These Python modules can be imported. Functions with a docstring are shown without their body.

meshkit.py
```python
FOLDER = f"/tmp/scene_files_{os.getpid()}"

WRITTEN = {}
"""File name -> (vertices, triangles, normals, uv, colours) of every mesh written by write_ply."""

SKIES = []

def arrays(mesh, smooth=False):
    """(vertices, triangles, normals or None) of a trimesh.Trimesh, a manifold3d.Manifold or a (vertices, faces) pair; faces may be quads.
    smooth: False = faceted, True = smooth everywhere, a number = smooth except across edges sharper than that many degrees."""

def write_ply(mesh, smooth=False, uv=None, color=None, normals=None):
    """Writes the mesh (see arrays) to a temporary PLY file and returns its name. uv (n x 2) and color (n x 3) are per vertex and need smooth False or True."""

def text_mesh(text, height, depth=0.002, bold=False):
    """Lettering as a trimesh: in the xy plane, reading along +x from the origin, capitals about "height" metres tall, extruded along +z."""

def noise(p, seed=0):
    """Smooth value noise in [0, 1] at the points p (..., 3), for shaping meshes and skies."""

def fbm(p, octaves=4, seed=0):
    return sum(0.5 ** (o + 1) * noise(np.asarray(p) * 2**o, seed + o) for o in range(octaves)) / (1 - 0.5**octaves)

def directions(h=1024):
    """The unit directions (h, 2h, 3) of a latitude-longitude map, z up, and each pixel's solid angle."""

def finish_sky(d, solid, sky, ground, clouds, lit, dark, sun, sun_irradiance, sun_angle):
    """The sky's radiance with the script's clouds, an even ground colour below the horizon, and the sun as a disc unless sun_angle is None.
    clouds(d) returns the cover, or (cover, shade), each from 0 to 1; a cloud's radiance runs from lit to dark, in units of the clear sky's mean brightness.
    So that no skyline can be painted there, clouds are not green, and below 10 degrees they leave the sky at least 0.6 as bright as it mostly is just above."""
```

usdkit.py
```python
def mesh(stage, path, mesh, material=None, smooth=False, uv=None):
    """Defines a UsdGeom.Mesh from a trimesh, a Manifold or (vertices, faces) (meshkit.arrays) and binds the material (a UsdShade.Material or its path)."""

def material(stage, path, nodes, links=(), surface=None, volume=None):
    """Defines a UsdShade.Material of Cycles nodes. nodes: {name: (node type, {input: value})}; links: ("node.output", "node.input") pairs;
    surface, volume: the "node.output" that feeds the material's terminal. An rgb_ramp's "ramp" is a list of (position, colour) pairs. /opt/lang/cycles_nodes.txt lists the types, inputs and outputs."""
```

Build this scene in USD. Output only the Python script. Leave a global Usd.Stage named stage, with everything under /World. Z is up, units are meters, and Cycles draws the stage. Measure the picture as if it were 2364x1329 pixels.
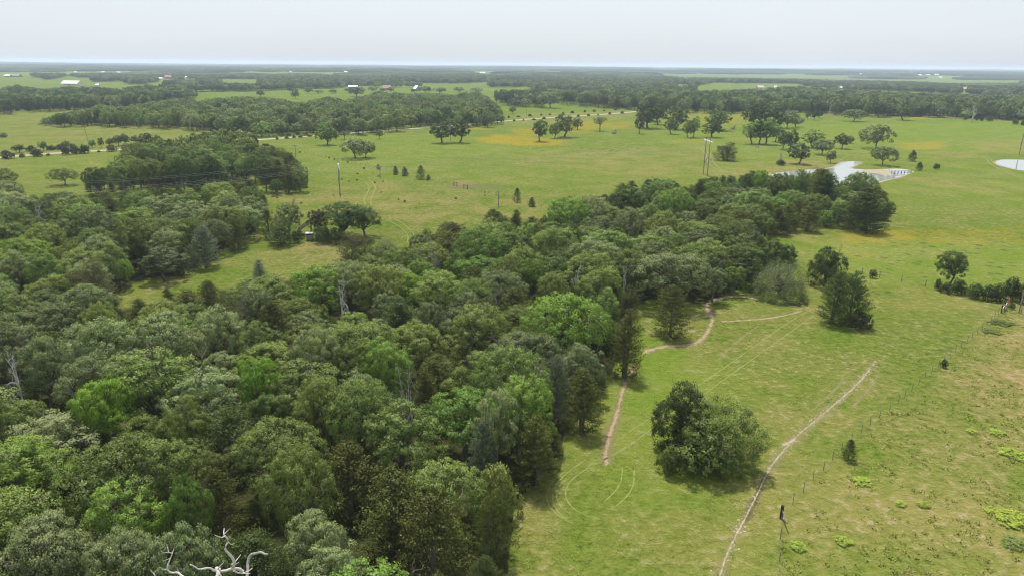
import math
import numpy as np, trimesh, shapely
from shapely.geometry import Polygon, LineString, Point
from pxr import Usd, UsdGeom, UsdShade, UsdLux, Gf, Sdf, Vt
import usdkit, meshkit

# ------------------------------------------------------------------ camera, sky, sun
stage = Usd.Stage.CreateInMemory()
UsdGeom.SetStageUpAxis(stage, "Z")
UsdGeom.SetStageMetersPerUnit(stage, 1.0)
UsdGeom.Xform.Define(stage, "/World")
UsdGeom.Scope.Define(stage, "/World/Looks")

PW, PH, FOC = 2364.0, 1329.0, 1640.0            # the photograph's size and focal length in its pixels
CAMZ = 46.0
HORIZON = 149.0                                  # row of the true horizon at the picture's centre
PITCH = math.atan((PH / 2 - HORIZON) / FOC)
ROLL = math.radians(0.48)
EXPOSURE = 0.46
SUN_EL, SUN_AZ = math.radians(66), math.radians(-14)   # azimuth from +y (the view direction) towards +x
SUN_POWER, SKY_POWER = 1.2, 0.128

fwd = np.array([0, math.cos(PITCH), -math.sin(PITCH)])
_r, _u = np.array([1.0, 0, 0]), np.array([0, math.sin(PITCH), math.cos(PITCH)])
right = _r * math.cos(ROLL) + _u * math.sin(ROLL)
up = -_r * math.sin(ROLL) + _u * math.cos(ROLL)
CAM = np.array([0, 0, CAMZ])

cam = UsdGeom.Camera.Define(stage, "/World/camera")
cam.CreateHorizontalApertureAttr(36.0)
cam.CreateFocalLengthAttr(36.0 * FOC / PW)
cam.CreateClippingRangeAttr((0.5, 100000.0))
cam.CreateExposureAttr(EXPOSURE)
UsdGeom.Xformable(cam).AddTransformOp().Set(Gf.Matrix4d(*right, 0, *up, 0, *(-fwd), 0, *CAM, 1))

sun_dir = np.array([math.cos(SUN_EL) * math.sin(SUN_AZ), math.cos(SUN_EL) * math.cos(SUN_AZ), math.sin(SUN_EL)])
sky = UsdLux.DomeLight.Define(stage, "/World/sky")
sky_mat = usdkit.material(stage, "/World/Looks/hazy_sky", {
    "sky": ("sky_texture", {"sky_type": "single_scattering", "sun_disc": False, "sun_elevation": SUN_EL, "sun_rotation": math.atan2(sun_dir[0], sun_dir[1]),
                            "altitude": 100.0, "air_density": 1.0, "aerosol_density": 2.0, "ozone_density": 1.0}),
    "tc": ("texture_coordinate", {}),
    "map": ("mapping", {"scale": (1.0, 1.0, 5.0)}),
    "cn": ("noise_texture", {"scale": 2.2, "detail": 5.0, "roughness": 0.55}),
    "cf": ("map_range", {"from_min": 0.3, "from_max": 0.75, "to_min": 0.72, "to_max": 0.90, "clamp": True}),
    "vn": ("noise_texture", {"scale": 1.1, "detail": 4.0, "roughness": 0.5}),
    "vc": ("rgb_ramp", {"ramp": [(0.3, (4.10, 4.55, 5.08)), (0.7, (4.62, 4.98, 5.36))]}),
    "mix": ("mix", {}),
    "bg": ("background_shader", {"strength": SKY_POWER})},
    [("tc.generated", "map.vector"), ("map.vector", "vn.vector"), ("vn.fac", "vc.fac"), ("vc.color", "mix.color2"), ("map.vector", "cn.vector"), ("cn.fac", "cf.value"), ("cf.result", "mix.fac"), ("sky.color", "mix.color1"),
     ("mix.color", "bg.color")], surface="bg.background")
UsdShade.MaterialBindingAPI.Apply(sky.GetPrim()).Bind(sky_mat)
sky.GetPrim().SetCustomDataByKey("kind", "structure")
sky.GetPrim().SetCustomDataByKey("label", "pale hazy white sky over the plain")

sun = UsdLux.DistantLight.Define(stage, "/World/sun")
sun.CreateIntensityAttr(SUN_POWER)
sun.CreateAngleAttr(2.0)
sun.CreateColorAttr(Gf.Vec3f(1.0, 0.955, 0.88))
sun.GetPrim().CreateAttribute("inputs:normalize", Sdf.ValueTypeNames.Bool).Set(True)
_z = sun_dir
_x = np.cross([0, 1.0, 0], _z); _x /= np.linalg.norm(_x)
_y = np.cross(_z, _x)
UsdGeom.Xformable(sun).AddTransformOp().Set(Gf.Matrix4d(*_x, 0, *_y, 0, *_z, 0, 0, 0, 300, 1))


# ------------------------------------------------------------------ geometry helpers
def sstep(a, b, x):
    t = np.clip((np.asarray(x, float) - a) / (b - a), 0, 1)
    return t * t * (3 - 2 * t)


def hill(x, y):
    x, y = np.asarray(x, float), np.asarray(y, float)
    d = np.hypot(x, y)
    p = np.stack([x, y, np.zeros_like(x)], -1)
    a = sstep(1250, 3600, d)
    h = a * (34 * (meshkit.fbm(p / 1900.0, 3, 5) - 0.48) + 10 * (meshkit.fbm(p / 520.0, 2, 9) - 0.5))
    return h + sstep(5000, 11000, d) * 30 * (meshkit.fbm(p / 4200.0, 3, 21) - 0.42)


def project(P):
    d = np.asarray(P, float) - CAM
    z = d @ fwd
    return PW / 2 + FOC * (d @ right) / z, PH / 2 - FOC * (d @ up) / z, z


def ray(u, v):
    return fwd * FOC + right * (u - PW / 2) - up * (v - PH / 2)


def at(u, v, z=0.0):
    """The point on the ground (or at the height z above it) seen at the photograph's pixel (u, v)."""
    r = ray(u, v)
    h = 0.0
    for _ in range(12):
        p = CAM + r * ((h + z - CAMZ) / r[2])
        if math.hypot(p[0], p[1]) < 1250:
            return p - [0, 0, 0]
        h = float(hill(p[0], p[1]))
    return p


def G(px):
    return Polygon([at(u, v)[:2] for u, v in px]).buffer(0)


def tube(pts, rad, sides=6, cap=True):
    p = np.asarray(pts, float)
    n = len(p)
    rad = np.broadcast_to(np.asarray(rad, float), (n,))
    t = np.gradient(p, axis=0)
    t /= np.linalg.norm(t, axis=1, keepdims=True) + 1e-12
    ref = np.where(np.abs(t[:, 2:]) < 0.9, [[0, 0, 1.0]], [[1.0, 0, 0]])
    a = np.cross(t, ref); a /= np.linalg.norm(a, axis=1, keepdims=True) + 1e-12
    b = np.cross(t, a)
    ang = np.arange(sides) * 2 * np.pi / sides
    v = (p[:, None] + rad[:, None, None] * (np.cos(ang)[None, :, None] * a[:, None] + np.sin(ang)[None, :, None] * b[:, None])).reshape(-1, 3)
    i, j = np.meshgrid(np.arange(n - 1), np.arange(sides), indexing="ij")
    q = np.stack([i * sides + j, i * sides + (j + 1) % sides, (i + 1) * sides + (j + 1) % sides, (i + 1) * sides + j], -1).reshape(-1, 4)
    f = np.vstack([q[:, [0, 1, 2]], q[:, [0, 2, 3]]])
    if cap:
        v = np.vstack([v, p[0], p[-1]])
        k = np.arange(sides)
        f = np.vstack([f, np.stack([np.full(sides, n * sides), (k + 1) % sides, k], 1),
                       np.stack([np.full(sides, n * sides + 1), (n - 1) * sides + k, (n - 1) * sides + (k + 1) % sides], 1)])
    return v, f


def box(x0, y0, z0, x1, y1, z1):
    v = np.array([[x, y, z] for z in (z0, z1) for y in (y0, y1) for x in (x0, x1)], float)
    f = np.array([[0, 2, 3], [0, 3, 1], [4, 5, 7], [4, 7, 6], [0, 1, 5], [0, 5, 4], [2, 6, 7], [2, 7, 3], [0, 4, 6], [0, 6, 2], [1, 3, 7], [1, 7, 5]])
    return v, f


def beam(a, b, w, h=None):
    """A square bar from a to b."""
    return tube([a, b], (h or w) * 0.7071, 4)


def join(*ms):
    vs, fs, n = [], [], 0
    for v, f in ms:
        vs.append(np.asarray(v, float)); fs.append(np.asarray(f, int) + n); n += len(v)
    return np.vstack(vs), np.vstack(fs)


def rotz(v, a):
    c, s = math.cos(a), math.sin(a)
    return np.asarray(v, float) @ np.array([[c, s, 0], [-s, c, 0], [0, 0, 1.0]])


# ------------------------------------------------------------------ scene-tree helpers
_used = {}


def fresh(name, parent="/World"):
    key = parent + "/" + name
    k = _used.get(key, 0)
    _used[key] = k + 1
    return key if k == 0 else f"{key}_{k:03d}"


def tag(prim, label=None, cat=None, group=None, kind=None):
    prim = prim.GetPrim() if hasattr(prim, "GetPrim") else prim
    for k, v in (("label", label), ("category", cat), ("group", group), ("kind", kind)):
        if v:
            prim.SetCustomDataByKey(k, v)
    return prim


def obj(name, mesh, mat, parent="/World", smooth=False, tint=None, pname="tint", normals=None):
    if not isinstance(parent, str):
        parent = str(parent.GetPrim().GetPath())
    m = usdkit.mesh(stage, fresh(name, parent), mesh, mat, smooth)
    if normals is not None:
        m.CreateNormalsAttr(Vt.Vec3fArray.FromNumpy(np.asarray(normals, np.float32)))
        m.SetNormalsInterpolation("vertex")
    if tint is not None:
        UsdGeom.PrimvarsAPI(m).CreatePrimvar(pname, Sdf.ValueTypeNames.Color3fArray, "vertex").Set(Vt.Vec3fArray.FromNumpy(np.asarray(tint, np.float32)))
    return m


def thing(name, label, cat, loc=(0, 0, 0), rot=0.0, group=None, scale=None):
    x = UsdGeom.Xform.Define(stage, fresh(name))
    x.AddTranslateOp().Set(Gf.Vec3d(*map(float, loc)))
    x.AddRotateZOp().Set(math.degrees(rot))
    if scale is not None:
        x.AddScaleOp().Set(Gf.Vec3f(*map(float, scale)))
    tag(x, label, cat, group)
    return x


def mat(name, nodes, links, surface):
    return usdkit.material(stage, "/World/Looks/" + name, nodes, links, surface=surface)


def plain(name, color, rough=0.7, var=0.25, scale=6.0, spec=0.3, metallic=0.0, scl=(1, 1, 1)):
    """A plain painted, wooden or metal surface with some uneven wear."""
    c = np.array(color, float)
    return mat(name, {
        "g": ("texture_coordinate", {}), "mp": ("mapping", {"scale": scl}),
        "n": ("noise_texture", {"scale": scale, "detail": 5.0, "roughness": 0.65}),
        "r": ("rgb_ramp", {"ramp": [(0.25, tuple(c * (1 - var))), (0.75, tuple(np.minimum(c * (1 + var), 0.95)))]}),
        "p": ("principled_bsdf", {"roughness": rough, "specular_ior_level": spec, "metallic": metallic})},
        [("g.object", "mp.vector"), ("mp.vector", "n.vector"), ("n.fac", "r.fac"), ("r.color", "p.base_color")], "p.BSDF")

# ------------------------------------------------------------------ ground
FIELD = dict(   # stretches of ground with their own cover, as outlines in the photograph laid down on the plain
    flower=[([(1100, 320), (1150, 312), (1230, 318), (1300, 325), (1290, 336), (1200, 336), (1120, 330)], 1.0, 10),
            ([(1080, 292), (1130, 290), (1130, 300), (1085, 300)], 0.7, 10), ([(1180, 300), (1240, 296), (1240, 314), (1195, 314)], 0.8, 10),
            ([(1310, 284), (1400, 278), (1410, 292), (1330, 306), (1300, 300)], 0.8, 12), ([(1400, 284), (1460, 280), (1460, 296), (1400, 298)], 0.7, 12),
            ([(1530, 257), (1760, 257), (1760, 276), (1690, 290), (1540, 282)], 0.55, 20), ([(1770, 258), (1880, 256), (1880, 266), (1770, 270)], 0.4, 12),
            ([(1540, 322), (1650, 322), (1640, 332), (1540, 330)], 0.55, 10), ([(1690, 318), (1730, 316), (1730, 326), (1690, 326)], 0.5, 8),
            ([(2085, 330), (2180, 327), (2180, 344), (2085, 346)], 0.8, 8), ([(2090, 268), (2140, 268), (2140, 275), (2095, 275)], 0.8, 8),
            ([(1940, 535), (2110, 530), (2130, 552), (1960, 562)], 0.72, 7), ([(2110, 532), (2364, 526), (2364, 556), (2200, 566), (2120, 556)], 0.5, 7),
            ([(1910, 345), (2010, 340), (2010, 350), (1915, 352)], 0.35, 8), ([(870, 350), (920, 350), (920, 362), (870, 362)], 0.3, 6),
            ([(1930, 570), (2010, 566), (2010, 600), (1940, 606)], 0.35, 6), ([(2360, 525), (2700, 520), (2700, 570), (2360, 560)], 0.5, 8)],
    dry=[([(2330, 745), (2500, 700), (2700, 900), (2700, 1000), (2364, 960), (2120, 960), (2240, 830)], 0.95, 9),
         ([(1800, 1195), (2060, 960), (2130, 900), (2364, 930), (2500, 1500), (1790, 1500)], 0.55, 6),
         ([(1640, 1000), (1760, 960), (2030, 830), (2150, 850), (1900, 1040), (1790, 1210), (1650, 1329), (1560, 1329), (1700, 1150), (1800, 1010)], 0.45, 6),
         ([(1195, 1080), (1290, 1070), (1290, 1329), (1190, 1329)], 0.5, 3), ([(1480, 1200), (1700, 1140), (1700, 1329), (1500, 1329)], 0.4, 7),
         ([(1560, 700), (1900, 700), (1880, 760), (1660, 860), (1560, 860)], 0.4, 9), ([(640, 440), (900, 420), (1200, 470), (960, 520), (640, 470)], 0.55, 15),
         ([(690, 560), (785, 560), (785, 590), (620, 610), (690, 585)], 0.85, 5), ([(1010, 455), (1300, 440), (1250, 500), (1000, 540), (900, 560), (900, 500)], 0.45, 14),
         ([(1200, 355), (1620, 335), (1700, 400), (1500, 410), (1200, 380)], 0.5, 25), ([(1560, 385), (1800, 375), (1800, 410), (1640, 408)], 0.6, 12),
         ([(1780, 372), (1950, 372), (1950, 392), (1780, 396)], 0.7, 4), ([(2235, 330), (2420, 320), (2420, 358), (2280, 352)], 0.7, 10),
         ([(2140, 345), (2270, 350), (2240, 368), (2150, 364)], 0.55, 8), ([(2040, 408), (2160, 405), (2364, 440), (2364, 452), (2060, 420)], 0.45, 6),
         ([(1800, 520), (2060, 512), (2364, 470), (2364, 490), (2060, 530), (1800, 545)], 0.4, 6),
         ([(0, 285), (250, 292), (430, 290), (440, 300), (250, 320), (0, 330)], 0.5, 20), ([(-200, 300), (0, 262), (190, 250), (420, 285), (600, 310), (280, 345), (0, 362), (-200, 380)], 0.38, 25), ([(-200, 385), (0, 372), (280, 352), (160, 440), (-200, 440)], 0.30, 15), ([(1200, 262), (1470, 258), (1470, 270), (1400, 280), (1200, 292)], 0.5, 10)],
    brown=[([(1960, 262), (2110, 260), (2400, 268), (2600, 272), (2600, 290), (2364, 281), (2110, 268)], 0.95, 8), ([(1040, 424), (1160, 428), (1140, 436), (1050, 434)], 0.8, 3),
           ([(1870, 262), (1990, 262), (1990, 268), (1900, 270)], 0.5, 8)],
    weed=[([(1330, 325), (1600, 330), (1500, 348), (1250, 352), (1180, 340)], 0.9, 15), ([(1880, 560), (2700, 556), (2700, 720), (2364, 690), (2150, 660), (1990, 640)], 0.75, 8),
          ([(1780, 545), (2700, 470), (2700, 556), (1880, 565)], 0.45, 8), ([(2000, 660), (2320, 705), (2200, 800), (1960, 780)], 0.55, 8)],
    lush=[([(850, 300), (1240, 330), (1300, 345), (1100, 360), (900, 385), (700, 400), (690, 345)], 0.8, 30), ([(1700, 290), (2364, 280), (2500, 290), (2500, 350), (1700, 360)], 0.9, 40),
          ([(1480, 300), (1760, 300), (1740, 360), (1480, 330)], 0.8, 25), ([(1350, 700), (1640, 860), (1500, 1100), (1380, 1000), (1440, 800)], 0.7, 10),
          ([(1850, 560), (2600, 560), (2600, 680), (1950, 640)], 0.7, 12), ([(2060, 400), (2600, 400), (2600, 520), (2080, 520)], 0.3, 20)])

FOREST = [(-900, 2600), (-900, 392), (-40, 388), (0, 398), (22, 396), (36, 410), (52, 436), (110, 446), (150, 438), (185, 440), (300, 436), (480, 424), (575, 408), (606, 430), (630, 458), (628, 492), (608, 512),
          (600, 535), (560, 552), (520, 576), (500, 592), (480, 602), (462, 616), (434, 628), (398, 633), (324, 648), (272, 672), (276, 680), (330, 676), (400, 660), (450, 644), (520, 641), (586, 642), (602, 632), (640, 622), (690, 612),
          (745, 604), (782, 600), (800, 575), (870, 560), (905, 566), (950, 552), (975, 526), (1000, 516), (1050, 510), (1085, 512), (1130, 482), (1180, 478), (1212, 502), (1250, 502), (1256, 460), (1310, 450),
          (1330, 462), (1380, 440), (1410, 432), (1440, 420), (1520, 410), (1600, 426), (1612, 415), (1650, 402), (1700, 408), (1740, 390), (1790, 406), (1850, 400), (1870, 396), (1905, 386), (1930, 410), (1990, 398),
          (2020, 426), (2066, 450), (2074, 490), (2062, 510), (2000, 520), (1900, 519), (1820, 522), (1800, 532), (1772, 534), (1776, 556), (1800, 556), (1832, 562), (1856, 592), (1850, 620), (1760, 640), (1690, 672),
          (1650, 690), (1634, 704), (1590, 694), (1500, 690), (1462, 706), (1452, 782), (1450, 806), (1430, 832), (1416, 862), (1386, 892), (1380, 922), (1358, 942), (1330, 972), (1312, 988), (1318, 1040), (1300, 1072), (1268, 1084),
          (1230, 1112), (1196, 1146), (1198, 1182), (1190, 1240), (1182, 1330), (1190, 1500), (1240, 2600)]
BLOCK = [(186, 440), (182, 400), (215, 384), (262, 364), (290, 345), (296, 326), (330, 318), (400, 322), (420, 312), (470, 304), (500, 298), (560, 292), (592, 310), (600, 332), (640, 324), (646, 346), (692, 356), (702, 386), (720, 414),
         (702, 436), (640, 446), (606, 430), (575, 408), (480, 424), (300, 436)]
BELT_E = [(56, 288), (90, 274), (130, 262), (180, 254), (206, 250), (235, 238), (262, 245), (330, 240), (345, 234), (440, 225), (452, 232), (500, 225), (560, 222), (640, 225), (690, 236), (760, 222), (800, 230), (856, 216), (880, 204),
          (930, 214), (985, 214), (1050, 218), (1095, 204), (1120, 220), (1156, 246), (1170, 278), (1130, 286), (1060, 286), (965, 287), (920, 292), (870, 302), (840, 304), (760, 305), (690, 304), (600, 310), (540, 304), (480, 297),
          (410, 292), (350, 289), (270, 287), (200, 285), (60, 290)]
BELT_F = [(-200, 252), (-200, 200), (0, 205), (30, 188), (62, 200), (105, 205), (150, 199), (215, 200), (275, 204), (325, 195), (384, 184), (384, 224), (338, 240), (250, 247), (200, 248), (120, 251), (30, 253), (0, 262)]
BELT_H = [(1138, 232), (1140, 206), (1240, 198), (1300, 203), (1400, 201), (1500, 203), (1600, 206), (1700, 203), (1780, 203), (1900, 208), (2000, 201), (2100, 203), (2200, 198), (2300, 193), (2600, 193), (2600, 282), (2364, 273), (2240, 267),
          (2100, 263), (1970, 261), (1900, 257), (1700, 257), (1530, 254), (1460, 249), (1400, 245), (1240, 230)]
OPEN = [Polygon(p).buffer(0) for p in (     # far fields seen between the woods
    [(-100, 179), (60, 176), (110, 185), (170, 176), (212, 176), (214, 184), (186, 190), (242, 196), (238, 206), (180, 207), (100, 208), (60, 200), (-100, 202)],
    [(440, 236), (452, 213), (560, 212.5), (700, 207), (780, 211), (1140, 213), (1160, 224), (1130, 232), (850, 226), (690, 238), (560, 236)],
    [(495, 183), (605, 184), (592, 193), (515, 190)], [(1620, 196), (1730, 193), (1860, 194), (1850, 198), (1700, 207), (1590, 209)], [(1500, 209), (1610, 206), (1600, 211), (1500, 212)],
    [(1730, 171), (1860, 171), (1930, 177), (2000, 181), (2400, 185), (2400, 197), (2150, 197), (2100, 190), (1950, 190), (1850, 183), (1730, 180)],
    [(2090, 176), (2200, 172), (2260, 180), (2150, 185)], [(2135, 216), (2170, 215), (2165, 222), (2140, 223)], [(1540, 190), (1590, 188), (1590, 192), (1545, 194)],
    [(1250, 226), (1260, 205), (1400, 225), (1400, 246), (1250, 232)])]
FOREST_P, BLOCK_P, BELT_E_P, BELT_F_P, BELT_H_P = (Polygon(p).buffer(0) for p in (FOREST, BLOCK, BELT_E, BELT_F, BELT_H))

ang = np.radians(np.concatenate([np.linspace(-180, -44, 26)[:-1], np.linspace(-44, 44, 620), np.linspace(44, 180, 26)[1:]]))
rad = np.concatenate([[0.0, 12.0], np.geomspace(24.0, 16000.0, 420)])
A, R = np.meshgrid(ang, rad)
gx, gy = (R * np.sin(A)).ravel(), (R * np.cos(A)).ravel()
gz = hill(gx, gy)
gv = np.stack([gx, gy, gz], 1)
nr, na = len(rad), len(ang)
i, j = np.meshgrid(np.arange(nr - 1), np.arange(na - 1), indexing="ij")
q = np.stack([i * na + j, (i + 1) * na + j, (i + 1) * na + j + 1, i * na + j + 1], -1).reshape(-1, 4)
gf = np.vstack([q[:, [0, 2, 1]], q[:, [0, 3, 2]]])
near = (np.hypot(gx, gy) < 1600)
pts = shapely.points(gx[near], gy[near])


def cover(kind):
    out = np.zeros(len(gx))
    best = np.zeros(near.sum())
    for px, amount, soft in FIELD[kind]:
        poly = G(px)
        b = poly.buffer(soft).bounds
        inb = (gx[near] > b[0]) & (gx[near] < b[2]) & (gy[near] > b[1]) & (gy[near] < b[3])
        if inb.any():
            d = shapely.distance(pts[inb], poly) + soft * 0.5 - np.minimum(shapely.distance(pts[inb], poly.exterior), soft * 0.5) * shapely.contains_xy(poly, gx[near][inb], gy[near][inb])
            d = d - soft * 0.5
            best[inb] = np.maximum(best[inb], amount * sstep(soft, -soft * 0.5, d))
    out[near] = best
    return out


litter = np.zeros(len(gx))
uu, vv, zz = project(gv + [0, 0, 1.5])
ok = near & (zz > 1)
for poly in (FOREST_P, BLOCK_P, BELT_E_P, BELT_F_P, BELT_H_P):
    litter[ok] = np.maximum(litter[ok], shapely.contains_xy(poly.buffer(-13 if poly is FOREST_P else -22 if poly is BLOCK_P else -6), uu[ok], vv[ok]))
rough = np.zeros(len(gx))
ROUGH = G([(1797, 1330), (1802, 1190), (2060, 945), (2130, 870), (2250, 790), (2322, 712), (2420, 690), (2700, 900), (2700, 1700), (1790, 1700)])
rough[near] = shapely.contains_xy(ROUGH, gx[near], gy[near])
cov1 = np.stack([cover("flower"), np.maximum(cover("dry"), 0.22 * sstep(900, 300, np.hypot(gx, gy))), litter], 1)
dist_ = np.hypot(gx, gy)
cov2 = np.stack([cover("brown"), np.maximum(cover("weed"), 0.3 * sstep(120, 220, dist_)), np.maximum(cover("lush"), 0.55 * sstep(190, 330, dist_))], 1)


def n_tex(scale, detail=4.0, roughness=0.6, dist=0.0):
    return ("noise_texture", {"scale": scale, "detail": detail, "roughness": roughness, "distortion": dist})


def rng_(a, b, c=0.0, d=1.0):
    return ("map_range", {"from_min": a, "from_max": b, "to_min": c, "to_max": d, "clamp": True})


def mul(**k):
    return ("math", {"math_type": "multiply", "use_clamp": True, **k})


GROUND_NODES = {
    "g": ("geometry", {}), "c1": ("attribute", {"attribute": "cover_a"}), "c2": ("attribute", {"attribute": "cover_b"}),
    "s1": ("separate_color", {}), "s2": ("separate_color", {}),
    "big": n_tex(0.016, 4, 0.6), "mid": n_tex(0.07, 5, 0.62, 0.4), "fine": n_tex(0.75, 5, 0.72), "tuft": n_tex(1.9, 4, 0.75),
    "f_r": rng_(0.36, 0.64), "m_r": rng_(0.36, 0.64), "b_r": rng_(0.35, 0.65), "t_r": rng_(0.38, 0.62),
    "green": ("mix", {"color1": (0.036, 0.070, 0.007), "color2": (0.118, 0.180, 0.020)}),
    "tufts": ("mix", {"color2": (0.150, 0.210, 0.030)}), "t_f": mul(value2=0.55),
    "pale": ("mix", {"color2": (0.185, 0.195, 0.040)}), "p_f": mul(value2=0.38),
    "lushc": ("mix", {"color2": (0.158, 0.228, 0.028)}), "l_f": mul(value2=0.75),
    "dry_n": ("math", {"math_type": "multiply_add", "value2": 0.8, "value3": -0.15}), "dry_n2": ("math", {"math_type": "multiply_add", "value2": 0.7}),
    "dry_f": mul(), "dryc": ("mix", {"color2": (0.270, 0.205, 0.085)}),
    "bare_r": rng_(0.54, 0.66), "bare_m": rng_(0.42, 0.6), "bare_x": mul(), "bare_f": mul(value2=0.7), "bare": ("mix", {"color2": (0.36, 0.29, 0.20)}),
    "fl_n": n_tex(0.22, 6, 0.82), "fl_k": ("math", {"math_type": "multiply_add", "value2": 0.42}), "fl_r": rng_(0.60, 1.0, 0.0, 0.68), "fl_f": mul(value2=0.9), "flower": ("mix", {"color2": (0.370, 0.250, 0.018)}),
    "w_n": ("voronoi_texture", {"scale": 0.30, "randomness": 1.0}), "w_w": n_tex(0.05, 2), "w_wr": rng_(0.35, 0.6), "w_r": rng_(0.34, 0.22), "w_f": mul(), "w_f2": mul(), "weed": ("mix", {"color2": (0.055, 0.082, 0.030)}),
    "br_r": rng_(0.3, 0.6, 0.5, 1.0), "br_f": mul(), "brown": ("mix", {"color2": (0.190, 0.135, 0.095)}),
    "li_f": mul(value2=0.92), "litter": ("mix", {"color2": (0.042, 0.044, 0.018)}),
    "b1": ("bump", {"strength": 1.0, "distance": 0.6}), "b2": ("bump", {"strength": 0.5, "distance": 1.2}),
    "p": ("diffuse_bsdf", {"roughness": 0.6})}
GROUND_LINKS = [
    ("c1.color", "s1.color"), ("c2.color", "s2.color")] + [("g.position", f"{n}.vector") for n in ("big", "mid", "fine", "tuft", "fl_n", "w_n", "w_w")] + [
    ("fine.fac", "f_r.value"), ("mid.fac", "m_r.value"), ("big.fac", "b_r.value"), ("tuft.fac", "t_r.value"),
    ("f_r.result", "green.fac"), ("t_r.result", "t_f.value1"), ("t_f.value", "tufts.fac"), ("green.color", "tufts.color1"),
    ("b_r.result", "p_f.value1"), ("m_r.result", "p_f.value2"), ("p_f.value", "pale.fac"), ("tufts.color", "pale.color1"),
    ("s2.b", "l_f.value1"), ("l_f.value", "lushc.fac"), ("pale.color", "lushc.color1"),
    ("m_r.result", "dry_n.value1"), ("f_r.result", "dry_n2.value1"), ("dry_n.value", "dry_n2.value3"), ("dry_n2.value", "dry_f.value1"), ("s1.g", "dry_f.value2"),
    ("dry_f.value", "dryc.fac"), ("lushc.color", "dryc.color1"),
    ("fine.fac", "bare_r.value"), ("mid.fac", "bare_m.value"), ("bare_r.result", "bare_x.value1"), ("bare_m.result", "bare_x.value2"), ("bare_x.value", "bare_f.value1"), ("bare_f.value", "bare.fac"), ("dryc.color", "bare.color1"),
    ("w_n.distance", "w_r.value"), ("w_w.fac", "w_wr.value"), ("w_r.result", "w_f.value1"), ("w_wr.result", "w_f.value2"), ("w_f.value", "w_f2.value1"), ("s2.g", "w_f2.value2"), ("w_f2.value", "weed.fac"), ("bare.color", "weed.color1"),
    ("s1.r", "fl_k.value1"), ("fl_n.fac", "fl_k.value3"), ("fl_k.value", "fl_r.value"), ("fl_r.result", "fl_f.value1"), ("fl_f.value", "flower.fac"), ("weed.color", "flower.color1"),
    ("m_r.result", "br_r.value"), ("br_r.result", "br_f.value1"), ("s2.r", "br_f.value2"), ("br_f.value", "brown.fac"), ("flower.color", "brown.color1"),
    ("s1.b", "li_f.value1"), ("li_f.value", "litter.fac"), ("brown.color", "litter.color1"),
    ("fine.fac", "b1.height"), ("mid.fac", "b2.height"), ("b2.normal", "b1.normal"), ("b1.normal", "p.normal"), ("litter.color", "p.color")]
ground_mat = mat("pasture", GROUND_NODES, GROUND_LINKS, "p.BSDF")
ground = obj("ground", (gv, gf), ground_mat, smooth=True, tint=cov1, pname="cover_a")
UsdGeom.PrimvarsAPI(ground).CreatePrimvar("cover_b", Sdf.ValueTypeNames.Color3fArray, "vertex").Set(Vt.Vec3fArray.FromNumpy(cov2.astype(np.float32)))
tag(ground, "open green pasture rolling away to the flat horizon", kind="structure")


# ---- tracks, trails, roads: thin worn sheets with ragged edges
def smooth_line(p, step):
    p = np.asarray(p, float)
    d = np.r_[0, np.cumsum(np.linalg.norm(np.diff(p, axis=0), axis=1))]
    t = np.linspace(0, d[-1], max(int(d[-1] / step), 2))
    from scipy.interpolate import PchipInterpolator, CubicSpline
    f = CubicSpline(d, p) if len(p) > 2 else (lambda s: np.stack([np.interp(s, d, p[:, k]) for k in range(p.shape[1])], 1))
    return f(t)


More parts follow.
